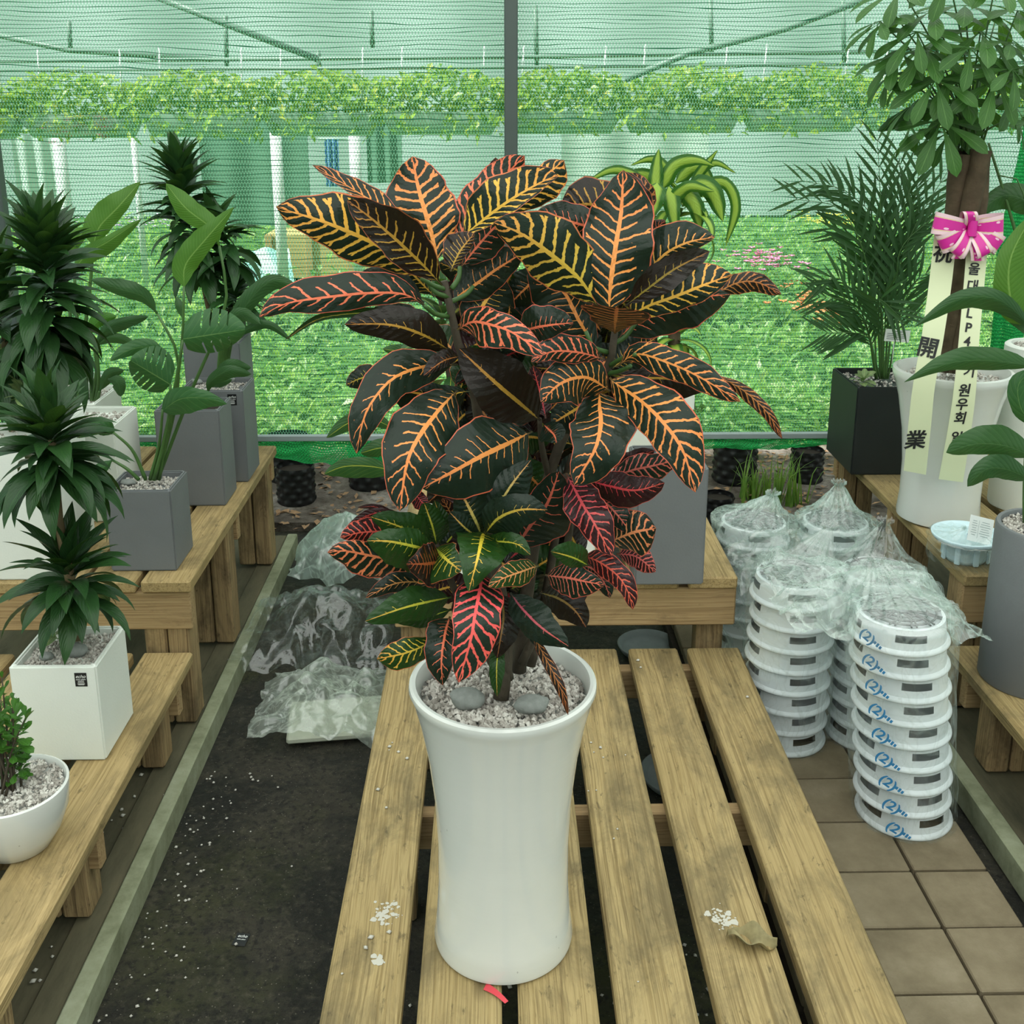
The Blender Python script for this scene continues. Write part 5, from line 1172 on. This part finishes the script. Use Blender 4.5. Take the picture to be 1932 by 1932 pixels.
def streamer(L, R, d, chars):
    n = 30; lc = catmull([(x, y, 0) for x, y in L], n); rc_ = catmull([(x, y, 0) for x, y in R], n)
    dd = catmull([(k, 0, v) for k, v in enumerate(d)], n)
    A_ = [PY(p.x, p.y, Yt + q.z) for p, q in zip(lc, dd)]; B_ = [PY(p.x, p.y, Yt + q.z) for p, q in zip(rc_, dd)]
    ix = lambda u: min(n, int(round(u * n)))
    st = strip(lambda u: (A_[ix(u)] + B_[ix(u)]) / 2, lambda u: B_[ix(u)] - A_[ix(u)], n, 'streamer', M['streamer'], RB_)
    for (ch, x, y, sz) in chars:
        k = min(range(n), key=lambda i: abs((lc[i].y + rc_[i].y) / 2 - y)); X = (B_[k] - A_[k]).normalized(); Yv = (A_[k] + B_[k] - A_[k + 1] - B_[k + 1]).normalized()
        X = (X - Yv * X.dot(Yv)).normalized(); Z = X.cross(Yv)
        mid = (A_[k] + B_[k]) / 2; dist = Z.dot(mid - CAM) / Z.dot(ray(x, y).normalized()); p = CAM + ray(x, y).normalized() * dist + Z * .0012
        me = text_mesh(ch, sz, .08, sz * .022); me.materials.append(M['ink'])
        link('lettering', me, None, st, p - Vector(RB_.location), Matrix((X, Yv, Z)).transposed().to_euler())
streamer([(1763, 440), (1752, 540), (1738, 640), (1722, 730), (1714, 800), (1705, 888)], [(1806, 440), (1795, 540), (1780, 640), (1764, 730), (1757, 800), (1747, 896)], (-.08, -.10, -.15, -.185, -.185, -.165),
         (('祝', 1778, 480, .058), ('開', 1749, 658, .062), ('業', 1726, 832, .062)))
streamer([(1826, 440), (1818, 540), (1809, 640), (1800, 730), (1790, 800), (1771, 904)], [(1866, 440), (1857, 540), (1848, 640), (1842, 730), (1834, 800), (1817, 910)], (-.08, -.11, -.16, -.195, -.195, -.175),
         (('서', 1841, 482, .035), ('울', 1837, 509, .038), ('대', 1834, 541, .038), ('A', 1832, 567, .040), ('L', 1828, 592, .038), ('P', 1826, 619, .038), ('4', 1824, 645, .038), ('기', 1828, 702, .038), ('원', 1819, 738, .040), ('우', 1814, 764, .039), ('회', 1811, 790, .040), ('일', 1804, 826, .038)))
mpb = MPX(Yb0)
def loop(x1, y1, w, d, bulge, name='bow_loop'):
    """one flattened ribbon loop from the knot out to (x1, y1) and back"""
    e = PY(x1, y1, Yb0 + d) - bo; dirn = e.normalized(); sd = dirn.cross(Vector((0, 1, 0))).normalized(); n = 26
    def c(u):
        a = u * 2 * pi; return bo + e * (.5 - .5 * cos(a)) + Vector((0, -1, 0)) * (bulge * sin(a))
    def wv(u): return sd * w * (.35 + .65 * sin(u * pi))
    return strip(c, wv, n, name, M['bow'], RB_)
for a in ((1762, 420, .062, -.02, .035), (1892, 424, .066, -.02, .035), (1772, 462, .056, -.03, .03), (1886, 464, .056, -.03, .03), (1800, 480, .048, -.045, .028), (1858, 482, .050, -.045, .028)): loop(*a)
for x, y in ((1806, 488), (1844, 492)):
    e = PY(x, y, Yb0 - .04) - bo
    strip(lambda u, e=e: bo + e * u + Vector((0, -.02 * sin(u * 3), 0)), lambda u: Vector((.038, 0, 0)), 8, 'bow_tail', M['bow'], RB_)
k0 = PY(1825, 398, Yb0 - .03)
strip(lambda u: bo.lerp(k0, .5) + Vector((.0, -.018 * sin(u * 2 * pi) - .012, 0)) + (k0 - bo) * (.5 - .5 * cos(u * 2 * pi) - .5), lambda u: Vector((.040, 0, 0)), 20, 'bow_loop', M['bow'], RB_)
MB().grid(lambda u, v: Vector((.013 * cos(u * 2 * pi) , -.034 - .012 * sin(u * 2 * pi), lerp(-.022, .022, v))), 16, 4, uvf=lambda u, v: (v, .5)).build('knot', M['bow'], RB_)
# ---- grey cylinder pot with broad leaves, partly out of frame
Yc = PZ(1850, 1280, ZLOW).y; Rc = .125
xc = PY(1851, 1280, Yc).x + Rc; Hc = PY(1870, 992, Yc).z - ZLOW
GC = empty('potted_plant', (xc, Yc, ZLOW + .0005), 0, 'grey cylinder pot on the low bench with long arching broad leaves', 'potted plant')
round_pot(GC, [(.001, 0), (Rc - .004, 0), (Rc, .005), (Rc, Hc - .006), (Rc - .003, Hc), (Rc - .012, Hc), (Rc - .014, Hc - .004), (Rc - .014, Hc - .03), (.001, Hc - .031)], M['grey_pot'], 80)
gravel_obj(GC, lambda x, y: x * x + y * y < (Rc - .018) ** 2, lambda x, y: Hc - .014, 900, .006, ((-Rc, Rc), (-Rc, Rc)), 18)
MB().grid(lambda u, v: ((Rc + .0008) * cos(-1.80 + .34 * u), (Rc + .0008) * sin(-1.80 + .34 * u), lerp(.15, .255, v)), 8, 2).build('price_label', M['streamer'], GC)
for pts in ([(1938, 985, 0), (1938, 900, 0), (1945, 740, 0)], [(1946, 985, 0), (1950, 850, 0), (1955, 650, .02)]): tube_px(GC, pts, (.012, .008), M['petiole'], 'petiole', Yc)
TL(GC, Yc, 'olive', [(1950, 625, .0), (1905, 578, -.03), (1862, 560, -.04), (1800, 568, -.05), (1725, 617, -.06)], 24, 18, 'lance', fold=(.5, .4))
TL(GC, Yc, 'olive', [(1955, 692, .0), (1890, 682, -.05), (1830, 680, -.06), (1775, 690, -.08), (1706, 721, -.09)], 18, 27, 'lance', fold=(.5, .4))
TL(GC, Yc, 'olive', [(1955, 865, -.02), (1900, 842, -.06), (1840, 838, -.08), (1785, 854, -.09)], 22, 36, 'ell')
TL(GC, Yc, 'olive', [(1950, 908, -.04), (1900, 886, -.08), (1860, 886, -.1), (1825, 918, -.1)], 20, 26, 'ell')
TL(GC, Yc, 'strel', [(1938, 612, 0), (1908, 570, -.02), (1906, 490, -.02), (1950, 400, 0)], 30, 44, 'ovate')
TL(GC, Yc, 'aloc', [(1955, 805, -.02), (1927, 772, -.03), (1922, 725, -.03), (1955, 695, -.02)], 20, 22, 'ell')
TL(GC, Yc, 'olive', [(1950, 640, .0), (1900, 590, .02), (1868, 560, .03)], 10, 12)
# white cylinder and dark leaf behind it
Yw = 3.24; Rw = .105
xw = PY(1901, 660, Yw).x + Rw; Hw = PY(1930, 650, Yw).z - ZUP
WC = empty('potted_plant', (xw, Yw, ZUP + .0005), 0, 'smooth white cylinder pot on the raised bench beside the ribboned tree', 'potted plant')
round_pot(WC, [(.001, 0), (Rw * .95, 0), (Rw * .97, .005), (Rw, Hw - .02), (Rw, Hw - .005), (Rw - .006, Hw), (Rw - .018, Hw), (Rw - .022, Hw - .02), (.001, Hw - .022)], M['white_matte'], 72)
gravel_obj(WC, lambda x, y: x * x + y * y < (Rw - .024) ** 2, lambda x, y: Hw - .012, 250, .006, ((-Rw, Rw), (-Rw, Rw)), 19)
TL(WC, Yw, 'olive', [(1965, 395, .03), (1915, 370, .04), (1880, 375, .05), (1845, 408, .05)], 30, 26, 'ovate')
tube_px(WC, [(1945, 660, 0), (1935, 520, .03), (1905, 400, .05), (1865, 270, .06)], (.007, .004), M['petiole'], 'petiole', Yw)
frx = [(1940, 660, .02), (1945, 450, .02), (1920, 340, .03), (1880, 330, .05)]
tube_px(WC, frx, (.004, .002), M['petiole'], 'petiole', Yw)

# ================================================================ stacked trays, bags, litter
M['tray'] = simple('white_tray_plastic', (.70, .745, .77), .32, .5); M['grate'] = simple('grey_grate', (.16, .17, .17), .5)
def bag_mat(name, haze, col=(.78, .88, .84), streak=.22):
    t = NT(name); co = t.coord(); n = t.noise(co, 6, 3, .5, 1.2).outputs[0]; n2 = t.noise(t.map(co, scale=(1, 1, .5)), 15, 2, .5, 1.8).outputs[0]
    rid = t.math('SUBTRACT', 1.0, t.math('MULTIPLY', t.math('ABSOLUTE', t.math('SUBTRACT', n, .5)), 26.0), clamp=True)
    rid2 = t.math('SUBTRACT', 1.0, t.math('MULTIPLY', t.math('ABSOLUTE', t.math('SUBTRACT', n2, .5)), 22.0), clamp=True)
    nrm = t.bump(t.math('ADD', n, t.math('MULTIPLY', n2, .4)), .006, .5)
    f = t.math('ADD', haze, t.math('ADD', t.math('MULTIPLY', rid, streak), t.math('MULTIPLY', rid2, streak * .8)), clamp=True)
    dif = t.n('MixShader', {0: .55, 1: t.n('BsdfDiffuse', {0: col}).outputs[0], 2: t.n('BsdfTranslucent', {0: col}).outputs[0]}).outputs[0]
    body = t.n('MixShader', {0: f, 1: t.n('BsdfTransparent', {0: (.98, .99, .985)}).outputs[0], 2: dif}).outputs[0]
    gl = t.n('BsdfGlossy', {'Roughness': .10, 'Normal': nrm}).outputs[0]
    return t.done(t.n('MixShader', {0: .09, 1: body, 2: gl}).outputs[0])
M['bag'] = bag_mat('clear_plastic_bag', .02, streak=.16); M['bag_hazy'] = bag_mat('hazy_plastic_bag', .20, (.74, .88, .83), .35); M['bag_pale'] = bag_mat('pale_crumpled_film', .34, (.76, .84, .76), .30); M['bag_mid'] = bag_mat('crumpled_clear_film', .05, (.74, .86, .82), .15); M['bag_white'] = bag_mat('whitish_plastic_sheet', .42, (.70, .85, .78), .4)
RTR = 100 * MPX(2.25); PIT = .0605
def tray_shell():
    """tapered wall with four real openings just under the top, closed by the tray floor"""
    prof = [(.93, .012), (.912, .029), (.893, .047), (.885, PIT - .010), (.87, PIT - .001), (.80, PIT), (.76, PIT - .006), (.0008, PIT - .008)]
    n = 72; m = len(prof); vs = []; fs = []
    for i in range(n):
        a = 2 * pi * i / n
        for r, z in prof: vs.append((RTR * r * cos(a), RTR * r * sin(a), z))
    for i in range(n):
        a = (i + .5) * 2 * pi / n; off = abs((a + pi / 4) % (pi / 2) - pi / 4); j = (i + 1) % n
        for k in range(m - 1):
            if k == 1 and off < .36: continue
            fs.append((i * m + k, j * m + k, j * m + k + 1, i * m + k + 1))
    me = MB().add(vs, fs).mesh('body'); me.set_sharp_from_angle(angle=radians(40)); me.materials.append(M['tray']); return me
tray_body = tray_shell()
rim_me = MB().lathe([(RTR * .80, .004), (RTR * .93, .002), (RTR, 0), (RTR * 1.012, .003), (RTR, .008), (RTR * .93, .012)], 72).mesh('rim'); rim_me.materials.append(M['tray'])
gm = MB()
for k in range(1, 5): gm.tube([(RTR * .80 * k / 4.6 * cos(a * pi / 18), RTR * .80 * k / 4.6 * sin(a * pi / 18), PIT + .004) for a in range(37)], .0028, 5, False)
for k in range(12):
    for q in (0, 1):
        a = k * pi / 6 + q * .13; gm.tube([(RTR * .17 * cos(a), RTR * .17 * sin(a), PIT + .004), (RTR * .5 * cos(a + .16), RTR * .5 * sin(a + .16), PIT + .004), (RTR * .80 * cos(a), RTR * .80 * sin(a), PIT + .004)], .0024, 5, False)
grate_me = gm.mesh('grate'); grate_me.materials.append(M['grate'])
def tray(x, y, z, rz, label, top, sc=1.0):
    r = empty('pot_tray', (x, y, z), rz, label, 'tray', 'round white pot trays stacked in plastic')
    r.scale = (sc, sc, 1)
    link('body', tray_body, None, r); link('rim', rim_me, None, r)
    if top: link('grate', grate_me, None, r)
    return r
def stack(x, y, n, lean, where, z0=0.0):
    b = Vector((x, y, z0)); rs = random.Random(int(x * 1000))
    for k in range(n):
        f = k / (n - 1.0)
        lab = ('topmost grated white tray of ' if k == n - 1 else 'bottom white tray of ' if k == 0 else ('', 'second', 'third', 'fourth', 'fifth', 'sixth', 'seventh', 'eighth', 'ninth')[k] + ' white tray up from the floor in ') + where
        tray(b.x + lean[0] * f + rs.uniform(-.003, .003), b.y + lean[1] * f + rs.uniform(-.002, .002), z0 + .001 + k * PIT, -1.57 + .35 - .06 * k + rs.uniform(-.03, .03), lab, k == n - 1)
    return b, z0 + n * PIT
st = [stack(1.013, 2.291, 9, (-.055, 0), 'the front plastic-wrapped stack'), stack(.803, 2.631, 8, (.0, 0), 'the stack beside the grey-pot bench'), stack(1.041, 2.640, 8, (-.004, .004), 'the stack hidden behind the front stack'),
      stack(.822, 3.163, 7, (0, 0), 'the stack nearest the mulch'), stack(1.080, 3.155, 7, (0, 0), 'the stack at the bench corner post')]
TOPS = [(b.x + l[0], b.y + l[1], t_) for (b, t_), l in zip(st, ((-.055, 0), (0, 0), (-.004, .004), (0, 0), (0, 0)))]
def over_trays(x, y):                                  # height of the tray tops the film lies on
    return max([t_ + .016 for cx, cy, t_ in TOPS if (x - cx) ** 2 + (y - cy) ** 2 < (RTR * 1.03) ** 2] + [-9])
def bag(b, top, lean, R, tuftz, name, label, seed, mat='bag', bulge=1.0, tx=0.0, ty=0.0, low=.0):
    """thin film bag pulled over a stack and gathered above it"""
    def f(u, v):
        a = u * 2 * pi; q = Vector((cos(a) * 1.7, sin(a) * 1.7, v * 3 + seed))
        if v < .72:
            s = v / .72; z = lerp(low, top + .01, s); r = R * (max(1.03, 1.055 + .04 * mnoise.noise(q * 2) + .03 * abs(mnoise.noise(q * 5))) + (bulge - 1) * s ** 6 + .6 * abs(lean[0])); c = Vector((b.x + lean[0] * min(1, s * 1.1), b.y + lean[1] * min(1, s * 1.1), 0))
        else:
            s = (v - .72) / .28; z = top + .01 + tuftz * s ** 1.3 + .012 * mnoise.noise(q * 3); r = R * lerp(bulge, .06, s ** .75) * (1.03 + .10 * mnoise.noise(q * 3) + .04 * sin(a * 9 + seed)); c = Vector((b.x + lean[0] + tx * s, b.y + lean[1] + ty * s, 0))
            if s > .93: r = R * (.06 + (s - .93) * 2.2) ; z += .03 * (s - .9)
        return c + Vector((r * cos(a), r * sin(a), z)) - Vector((b.x, b.y, 0))
    return tag(MB().grid(f, 72, 60).build(name, M[mat], loc=(b.x, b.y, 0)), label, 'plastic bag')
bg1 = bag(st[0][0], st[0][1], (-.055, 0), RTR, .10, 'plastic_bag', 'clear plastic bag printed in blue around the front stack of trays', 1.0, 'bag', 1.12, -.05, .06)
bag(st[1][0], st[1][1], (0, 0), RTR, .11, 'plastic_bag', 'clear plastic bag around the tray stack beside the bench', 2.0, 'bag', 1.1, .10, .05)
bag(st[2][0], st[2][1], (-.01, .01), RTR, .12, 'plastic_bag', 'clear plastic bag around the half hidden tray stack', 3.0, 'bag', 1.08, .02, .03)
bag(st[3][0], st[3][1], (0, 0), RTR, .09, 'plastic_bag', 'pale plastic bag over the tray stack nearest the mulch', 4.0, 'bag_hazy', 1.12, .05, -.02)
bag(st[4][0], st[4][1], (0, 0), RTR, .12, 'plastic_bag', 'plastic bag knotted upright above the tray stack at the corner post', 5.0, 'bag_hazy', 1.06, .0, .0)
# blue print running down the front bag
M['blue_ink'] = simple('blue_print', (.03, .20, .42), .5)
rs = random.Random(2)
for k in range(9):
    z = .035 + k * PIT; a = -pi / 2 - .98 + (8 - k) * .06; f = z / st[0][1]
    c = Vector((-.055 * f, 0, z)); r = RTR * 1.125
    me = text_mesh('(2)', .036, .15, .0008); me.materials.append(M['blue_ink'])
    link('print', me, None, bg1, c + Vector((r * cos(a), r * sin(a), 0)), (pi / 2, .35, a + pi / 2))
    for q in range(3):                                  # small smudged marks beside the figure
        aa = a + .17 + .05 * q; MB().box((0, 0, 0), (.0055, .0006, .008 + .003 * (q % 2)), .0002).build('print_mark', M['blue_ink'], bg1, False, loc=c + Vector((r * cos(aa), r * sin(aa), -.008 - .004 * q)), rot=(0, .5, aa + pi / 2))
# heaped loose film over the stacks
def heap(cx, cy, hx, hy, zf, name, label, seed, mat, amp=.05, nu=80, nv=60, rough=2.0, supp=None):
    """crumpled sheet of film lying over an area; zf gives its mean height"""
    def f(u, v):
        x, y = (u - .5) * 2, (v - .5) * 2; q = Vector((x * rough, y * rough, seed)); e = max(abs(x), abs(y))
        rr = 1 + .12 * mnoise.noise(Vector((atan2(y, x) * 1.5, seed, 0)))
        k = mnoise.noise(q) * .9 + abs(mnoise.noise(q * 1.6)) * .7 + abs(mnoise.noise(q * 3.1)) * .22
        p = Vector((x * hx * rr + .02 * mnoise.noise(q * 2 + Vector((9, 0, 0))), y * hy * rr + .02 * mnoise.noise(q * 2 + Vector((0, 9, 0))), zf(x, y) + amp * k))
        if supp: p.z = max(p.z, supp(cx + p.x, cy + p.y))          # lies on what is under it
        return p
    return tag(MB().grid(f, nu, nv).build(name, M[mat], loc=(cx, cy, 0)), label, 'plastic bag')
c = PZ(1640, 1110, .52)
heap(c.x, c.y, .25, .20, lambda x, y: .50 + .05 * (1 - x * x) * (1 - y * y) - .07 * max(0, x - .2), 'loose_film', 'hazy heap of loose plastic film lying across the tray stacks', 1.3, 'bag_hazy', .055, supp=over_trays)
c = PZ(1470, 1040, .46)
heap(c.x + .02, c.y, .15, .14, lambda x, y: .50 - .06 * (x * x + y * y), 'loose_film', 'thin clear film flap trailing between the two rear tray stacks', 4.7, 'bag', .045, supp=over_trays)
# film heap in the left aisle
c1 = PZ(640, 1020, .12); c2 = PZ(600, 1130, .12); c3 = PZ(620, 1300, .05)
def over_aisle(x, y):                                  # aisle floor, kerb and the sheet pack
    z = .014 if x < xk + .012 else ZG + .008
    if abs(x - c3.x - .03) < .175 and abs(y - c3.y) < .13: z = max(z, ZG + .040)
    return z
heap(c1.x + .04, c1.y + .10, .22, .16, lambda x, y: ZG + .04 + .20 * (1 - x * x) * (1 - y * y), 'loose_film', 'pale aqua bundle of plastic film at the far end of the left aisle', 2.2, 'bag_white', .06, supp=over_aisle)
heap(c2.x + .0, c2.y + .02, .24, .22, lambda x, y: ZG + .04 + .16 * (1 - .6 * x * x) * max(0, 1 - y * y), 'loose_film', 'crumpled clear plastic film in the middle of the left aisle heap', 6.1, 'bag_mid', .055, rough=2.2, supp=over_aisle)
heap(c3.x - .015, c3.y + .03, .195, .19, lambda x, y: ZG + .05 + .06 * (1 - x * x) * (1 - y * y), 'loose_film', 'whitish crumpled film around the folded sheet pack in the left aisle', 8.4, 'bag_pale', .05, rough=2.0, supp=over_aisle)
tag(MB().box((0, 0, 0), (.30, .20, .022), .006).build('folded_sheet_pack', simple('offwhite_foam_sheet', (.50, .53, .43), .6, .3, .15, 14, .4, 40), smooth=False, loc=(c3.x + .03, c3.y + .0, ZG + .022), rot=(0, 0, .12)), 'flat off-white folded sheet pack under film in the left aisle', 'sheet')
# ---- wrapped tray with a receipt on the right raised bench
tb = PZ(1822, 1062, ZUP)
trb = tray(tb.x + .01, tb.y + .03, ZUP + .0005, 2.2, 'pale blue upturned tray with a receipt on it on the raised bench', False, .98)
for ch in list(trb.children): bpy.data.objects.remove(ch)
M['bluetray'] = simple('pale_blue_tray', (.56, .72, .78), .35, .5)
RB2 = 68 * MPX(2.85)
MB().lathe([(.001, .004), (RB2 * .55, 0), (RB2 * .62, .012), (RB2 * .66, .055), (RB2 * .94, .062), (RB2 * 1.0, .070), (RB2 * 1.02, .077), (RB2 * .98, .078), (RB2 * .92, .070), (RB2 * .60, .062), (.001, .060)], 56).build('body', M['bluetray'], trb)
for k in range(8):
    a = k * pi / 4 + .2; MB().box((RB2 * .66 * cos(a), RB2 * .66 * sin(a), .030), (.008, .016, .055), .002, Matrix.Rotation(a, 3, 'Z')).build('rib', M['bluetray'], trb, False)
me = text_mesh('(B)', .030, .1, .0006); me.materials.append(M['blue_ink']); link('print', me, None, trb, (.0, -.028, .0655), (0, 0, -2.2))
bag(Vector((tb.x + .01, tb.y + .03, 0)), .06 + ZUP, (0, 0), RB2, .02, 'plastic_bag', 'clear wrap around the upturned pale blue tray', 7.0, 'bag', 1.05, 0, 0, ZUP + .004)
rc0 = PY(1850, 1000, tb.y - .01)
rcp = tag(MB().box((0, 0, 0), (.075, .0012, .072), .0002).build('receipt', simple('receipt_paper', (.74, .77, .76), .7), smooth=False, loc=rc0, rot=(-.35, .28, .1)), 'white printed receipt leaning on the pale blue tray', 'paper')
for k in range(7):
    for (x0, w) in ((-.030, .018), (-.004, .034)):
        MB().box((x0 + w / 2, -.0008, .022 - k * .0065), (w * (.7 + .3 * ((k * 7) % 3) / 2), .0003, .0016), .0001).build('print_line', M['rail'], rcp, False)
MB().box((-.008, -.0008, 0), (.0008, .0003, .05), .0001).build('print_line', M['rail'], rcp, False)

# ---- saucers under the benches
def saucer(p, z, R, label):
    tag(MB().lathe([(.001, .004), (R * .8, .003), (R * .86, .010), (R * .97, .026), (R, .028), (R * 1.02, .026), (R * .9, .004), (R * .82, -.001), (.001, 0)], 48).build('saucer', M['saucer'], loc=(p[0], p[1], z + .001)), label, 'saucer')
M['saucer'] = simple('grey_plastic_saucer', (.23, .27, .27), .5, .4, .3, 20)
saucer((.498, 2.525), ZG, .105, 'dirty grey plastic saucer under the low slatted bench')
M['saucer2'] = M['saucer']; saucer(PZ(1222, 1228, ZG), ZG, .10, 'grey plastic saucer half hidden under the raised centre bench')
# ---- pebbles and debris
def pebbles(pts, name, label, size, seed):
    rs = random.Random(seed); mb = MB(); base = [Vector(p) for p in ((1, 0, 0), (-1, 0, 0), (0, 1, 0), (0, -1, 0), (0, 0, 1), (0, 0, -1))]
    fs = [(0, 2, 4), (2, 1, 4), (1, 3, 4), (3, 0, 4), (2, 0, 5), (1, 2, 5), (3, 1, 5), (0, 3, 5)]
    for p in pts:
        s = size * rs.uniform(.5, 1.3); R = Matrix.Rotation(rs.uniform(0, 6), 3, 'Z')
        mb.add([R @ Vector((q.x * s * rs.uniform(.7, 1.3), q.y * s, q.z * s * .7)) + Vector(p) + Vector((0, 0, s * .5)) for q in base], fs)
    tag(mb.build(name, M['pale_stone'], smooth=True), label, 'gravel', kind='stuff')
M['pale_stone'] = simple('pale_pebble', (.55, .53, .48), .8, .2, .3, 60)
rs = random.Random(9)
pts = []
for k in range(170):
    Y = rs.uniform(1.2, 2.7); pts.append((xk - rs.uniform(.03, .30) + .0, Y, -.014))
pebbles(pts, 'loose_gravel', 'pale pumice crumbs scattered on the ledge under the left bench', .0055, 1)
pts = [(xk + abs(rs.gauss(0, .10)) + .01, rs.uniform(1.2, 2.6), ZG) for k in range(140)]
pebbles(pts, 'loose_gravel', 'pale pumice crumbs scattered on the dark aisle floor beside the kerb', .004, 2)
pts = [(rs.uniform(xl, xrr), rs.uniform(1.2, 2.0), ZG) for k in range(420)]
pebbles(pts, 'loose_gravel', 'pumice crumbs on the dark soil beneath the low slatted bench', .0055, 3)
pts = []
for (x, y) in ((740, 1402), (752, 1420), (768, 1432), (735, 1410), (713, 1491), (729, 1525), (734, 1416), (1115, 1402), (1133, 1412), (1120, 1420), (1180, 1425), (1138, 1430), (1110, 1493), (1125, 1492), (1165, 1565), (1158, 1583), (1204, 1853), (1204, 1247), (1209, 1260), (1410, 1316), (700, 1770), (690, 1790), (645, 1838), (735, 1760)): pts.append(PZ(x, y, ZLOW))
pebbles(pts, 'loose_gravel', 'few pumice crumbs lying on the low bench slats', .0045, 4)
# white dust marks, dry leaf, red scrap, lost label
def dust(x, y, r, n, seed, label):
    rs = random.Random(seed); c = PZ(x, y, ZLOW); mb = MB()
    for k in range(n):
        p = Vector((rs.gauss(0, r), rs.gauss(0, r * 1.3), .0006)); s = rs.uniform(.001, .005) * (1 if k > 8 else 1.8); m = 7
        vs = [p + Vector((s * rs.uniform(.5, 1.2) * cos(i * 2 * pi / m), s * rs.uniform(.5, 1.2) * sin(i * 2 * pi / m), 0)) for i in range(m)] + [p + Vector((0, 0, .0008))]
        mb.add(vs, [(i, (i + 1) % m, m) for i in range(m)])
    tag(mb.build('dust_mark', M['white_dust'], loc=c), label, 'dust', kind='stuff')
M['white_dust'] = simple('white_dust', (.50, .48, .42), .9, .1)
dust(728, 1722, .012, 60, 1, 'white powdery mark beside a knot on the outer slat'); dust(711, 1812, .006, 14, 2, 'small white powdery spot near the slat end'); dust(1362, 1732, .011, 50, 3, 'white smeared mark on a slat beside the dry leaf')
dl = PZ(1418, 1780, ZLOW)
def dry(u, v): x = (u - .5) * .085; y = (v - .5) * .056 * sin(pi * min(1, u * .9 + .08)); return Vector((x, y - .3 * x, .008 + .012 * sin(v * 5 + u * 4) * (1 - .3 * u) + .006 * sin(u * 13) + abs(v - .5) * .012))
tag(MB().grid(dry, 18, 8).build('dry_leaf', simple('dried_leaf', (.27, .23, .12), .8, .2, .7, 45), loc=dl), 'curled dry mottled leaf lying on a bench slat', 'leaf')
p0, p1 = PZ(915, 1862, ZLOW), PZ(956, 1893, ZLOW)
tag(MB().grid(lambda u, v: (p1 - p0) * u + Vector((.006 * (v - .5), .010 * (v - .5) * (1.4 - u), .001 + .004 * sin(u * 3) + .001 * v)), 8, 2).build('red_scrap', simple('red_ribbon_scrap', (.62, .05, .07), .5), loc=p0), 'thin red ribbon scrap poking from under the tall white pot', 'ribbon')
q0, q1, q2 = PZ(1505, 1870, .02), PZ(1512, 1905, .02), PZ(1535, 1940, .02)
tag(MB().tube([q - q0 for q in catmull([q0, q1, q2], 8)], .003, 6).build('red_string', simple('red_cord', (.45, .04, .05), .6), loc=(q0.x, q0.y, ZG + .012)), 'red cord lying on the soil below the bench gap', 'cord')
le_ = PZ(455, 1774, ZG)
ls = MB().box((0, 0, 0), (.030, .036, .001), .0002).build('lost_label', M['sticker'], smooth=False, loc=(le_.x, le_.y, ZG + .002), rot=(0, 0, -.15)); tag(ls, 'black maker label dropped on the dark aisle floor', 'label')
for s, sz, dy in (('echo', .011, .009), ('echo plant', .0045, .0)):
    me = text_mesh(s, sz, .3); me.materials.append(M['white_ink']); link('lettering', me, None, ls, (0, dy, .0008))
tw = [PZ(x, y, .0) for x, y in ((100, 1822), (140, 1795), (180, 1778), (224, 1735))]
tag(MB().tube([p - tw[0] for p in catmull(tw, 10)], .0022, 6).build('dry_twig', M['bark'], loc=tw[0] + Vector((0, 0, -.012))), 'thin dry twig lying on the ledge beside a bench leg', 'twig')
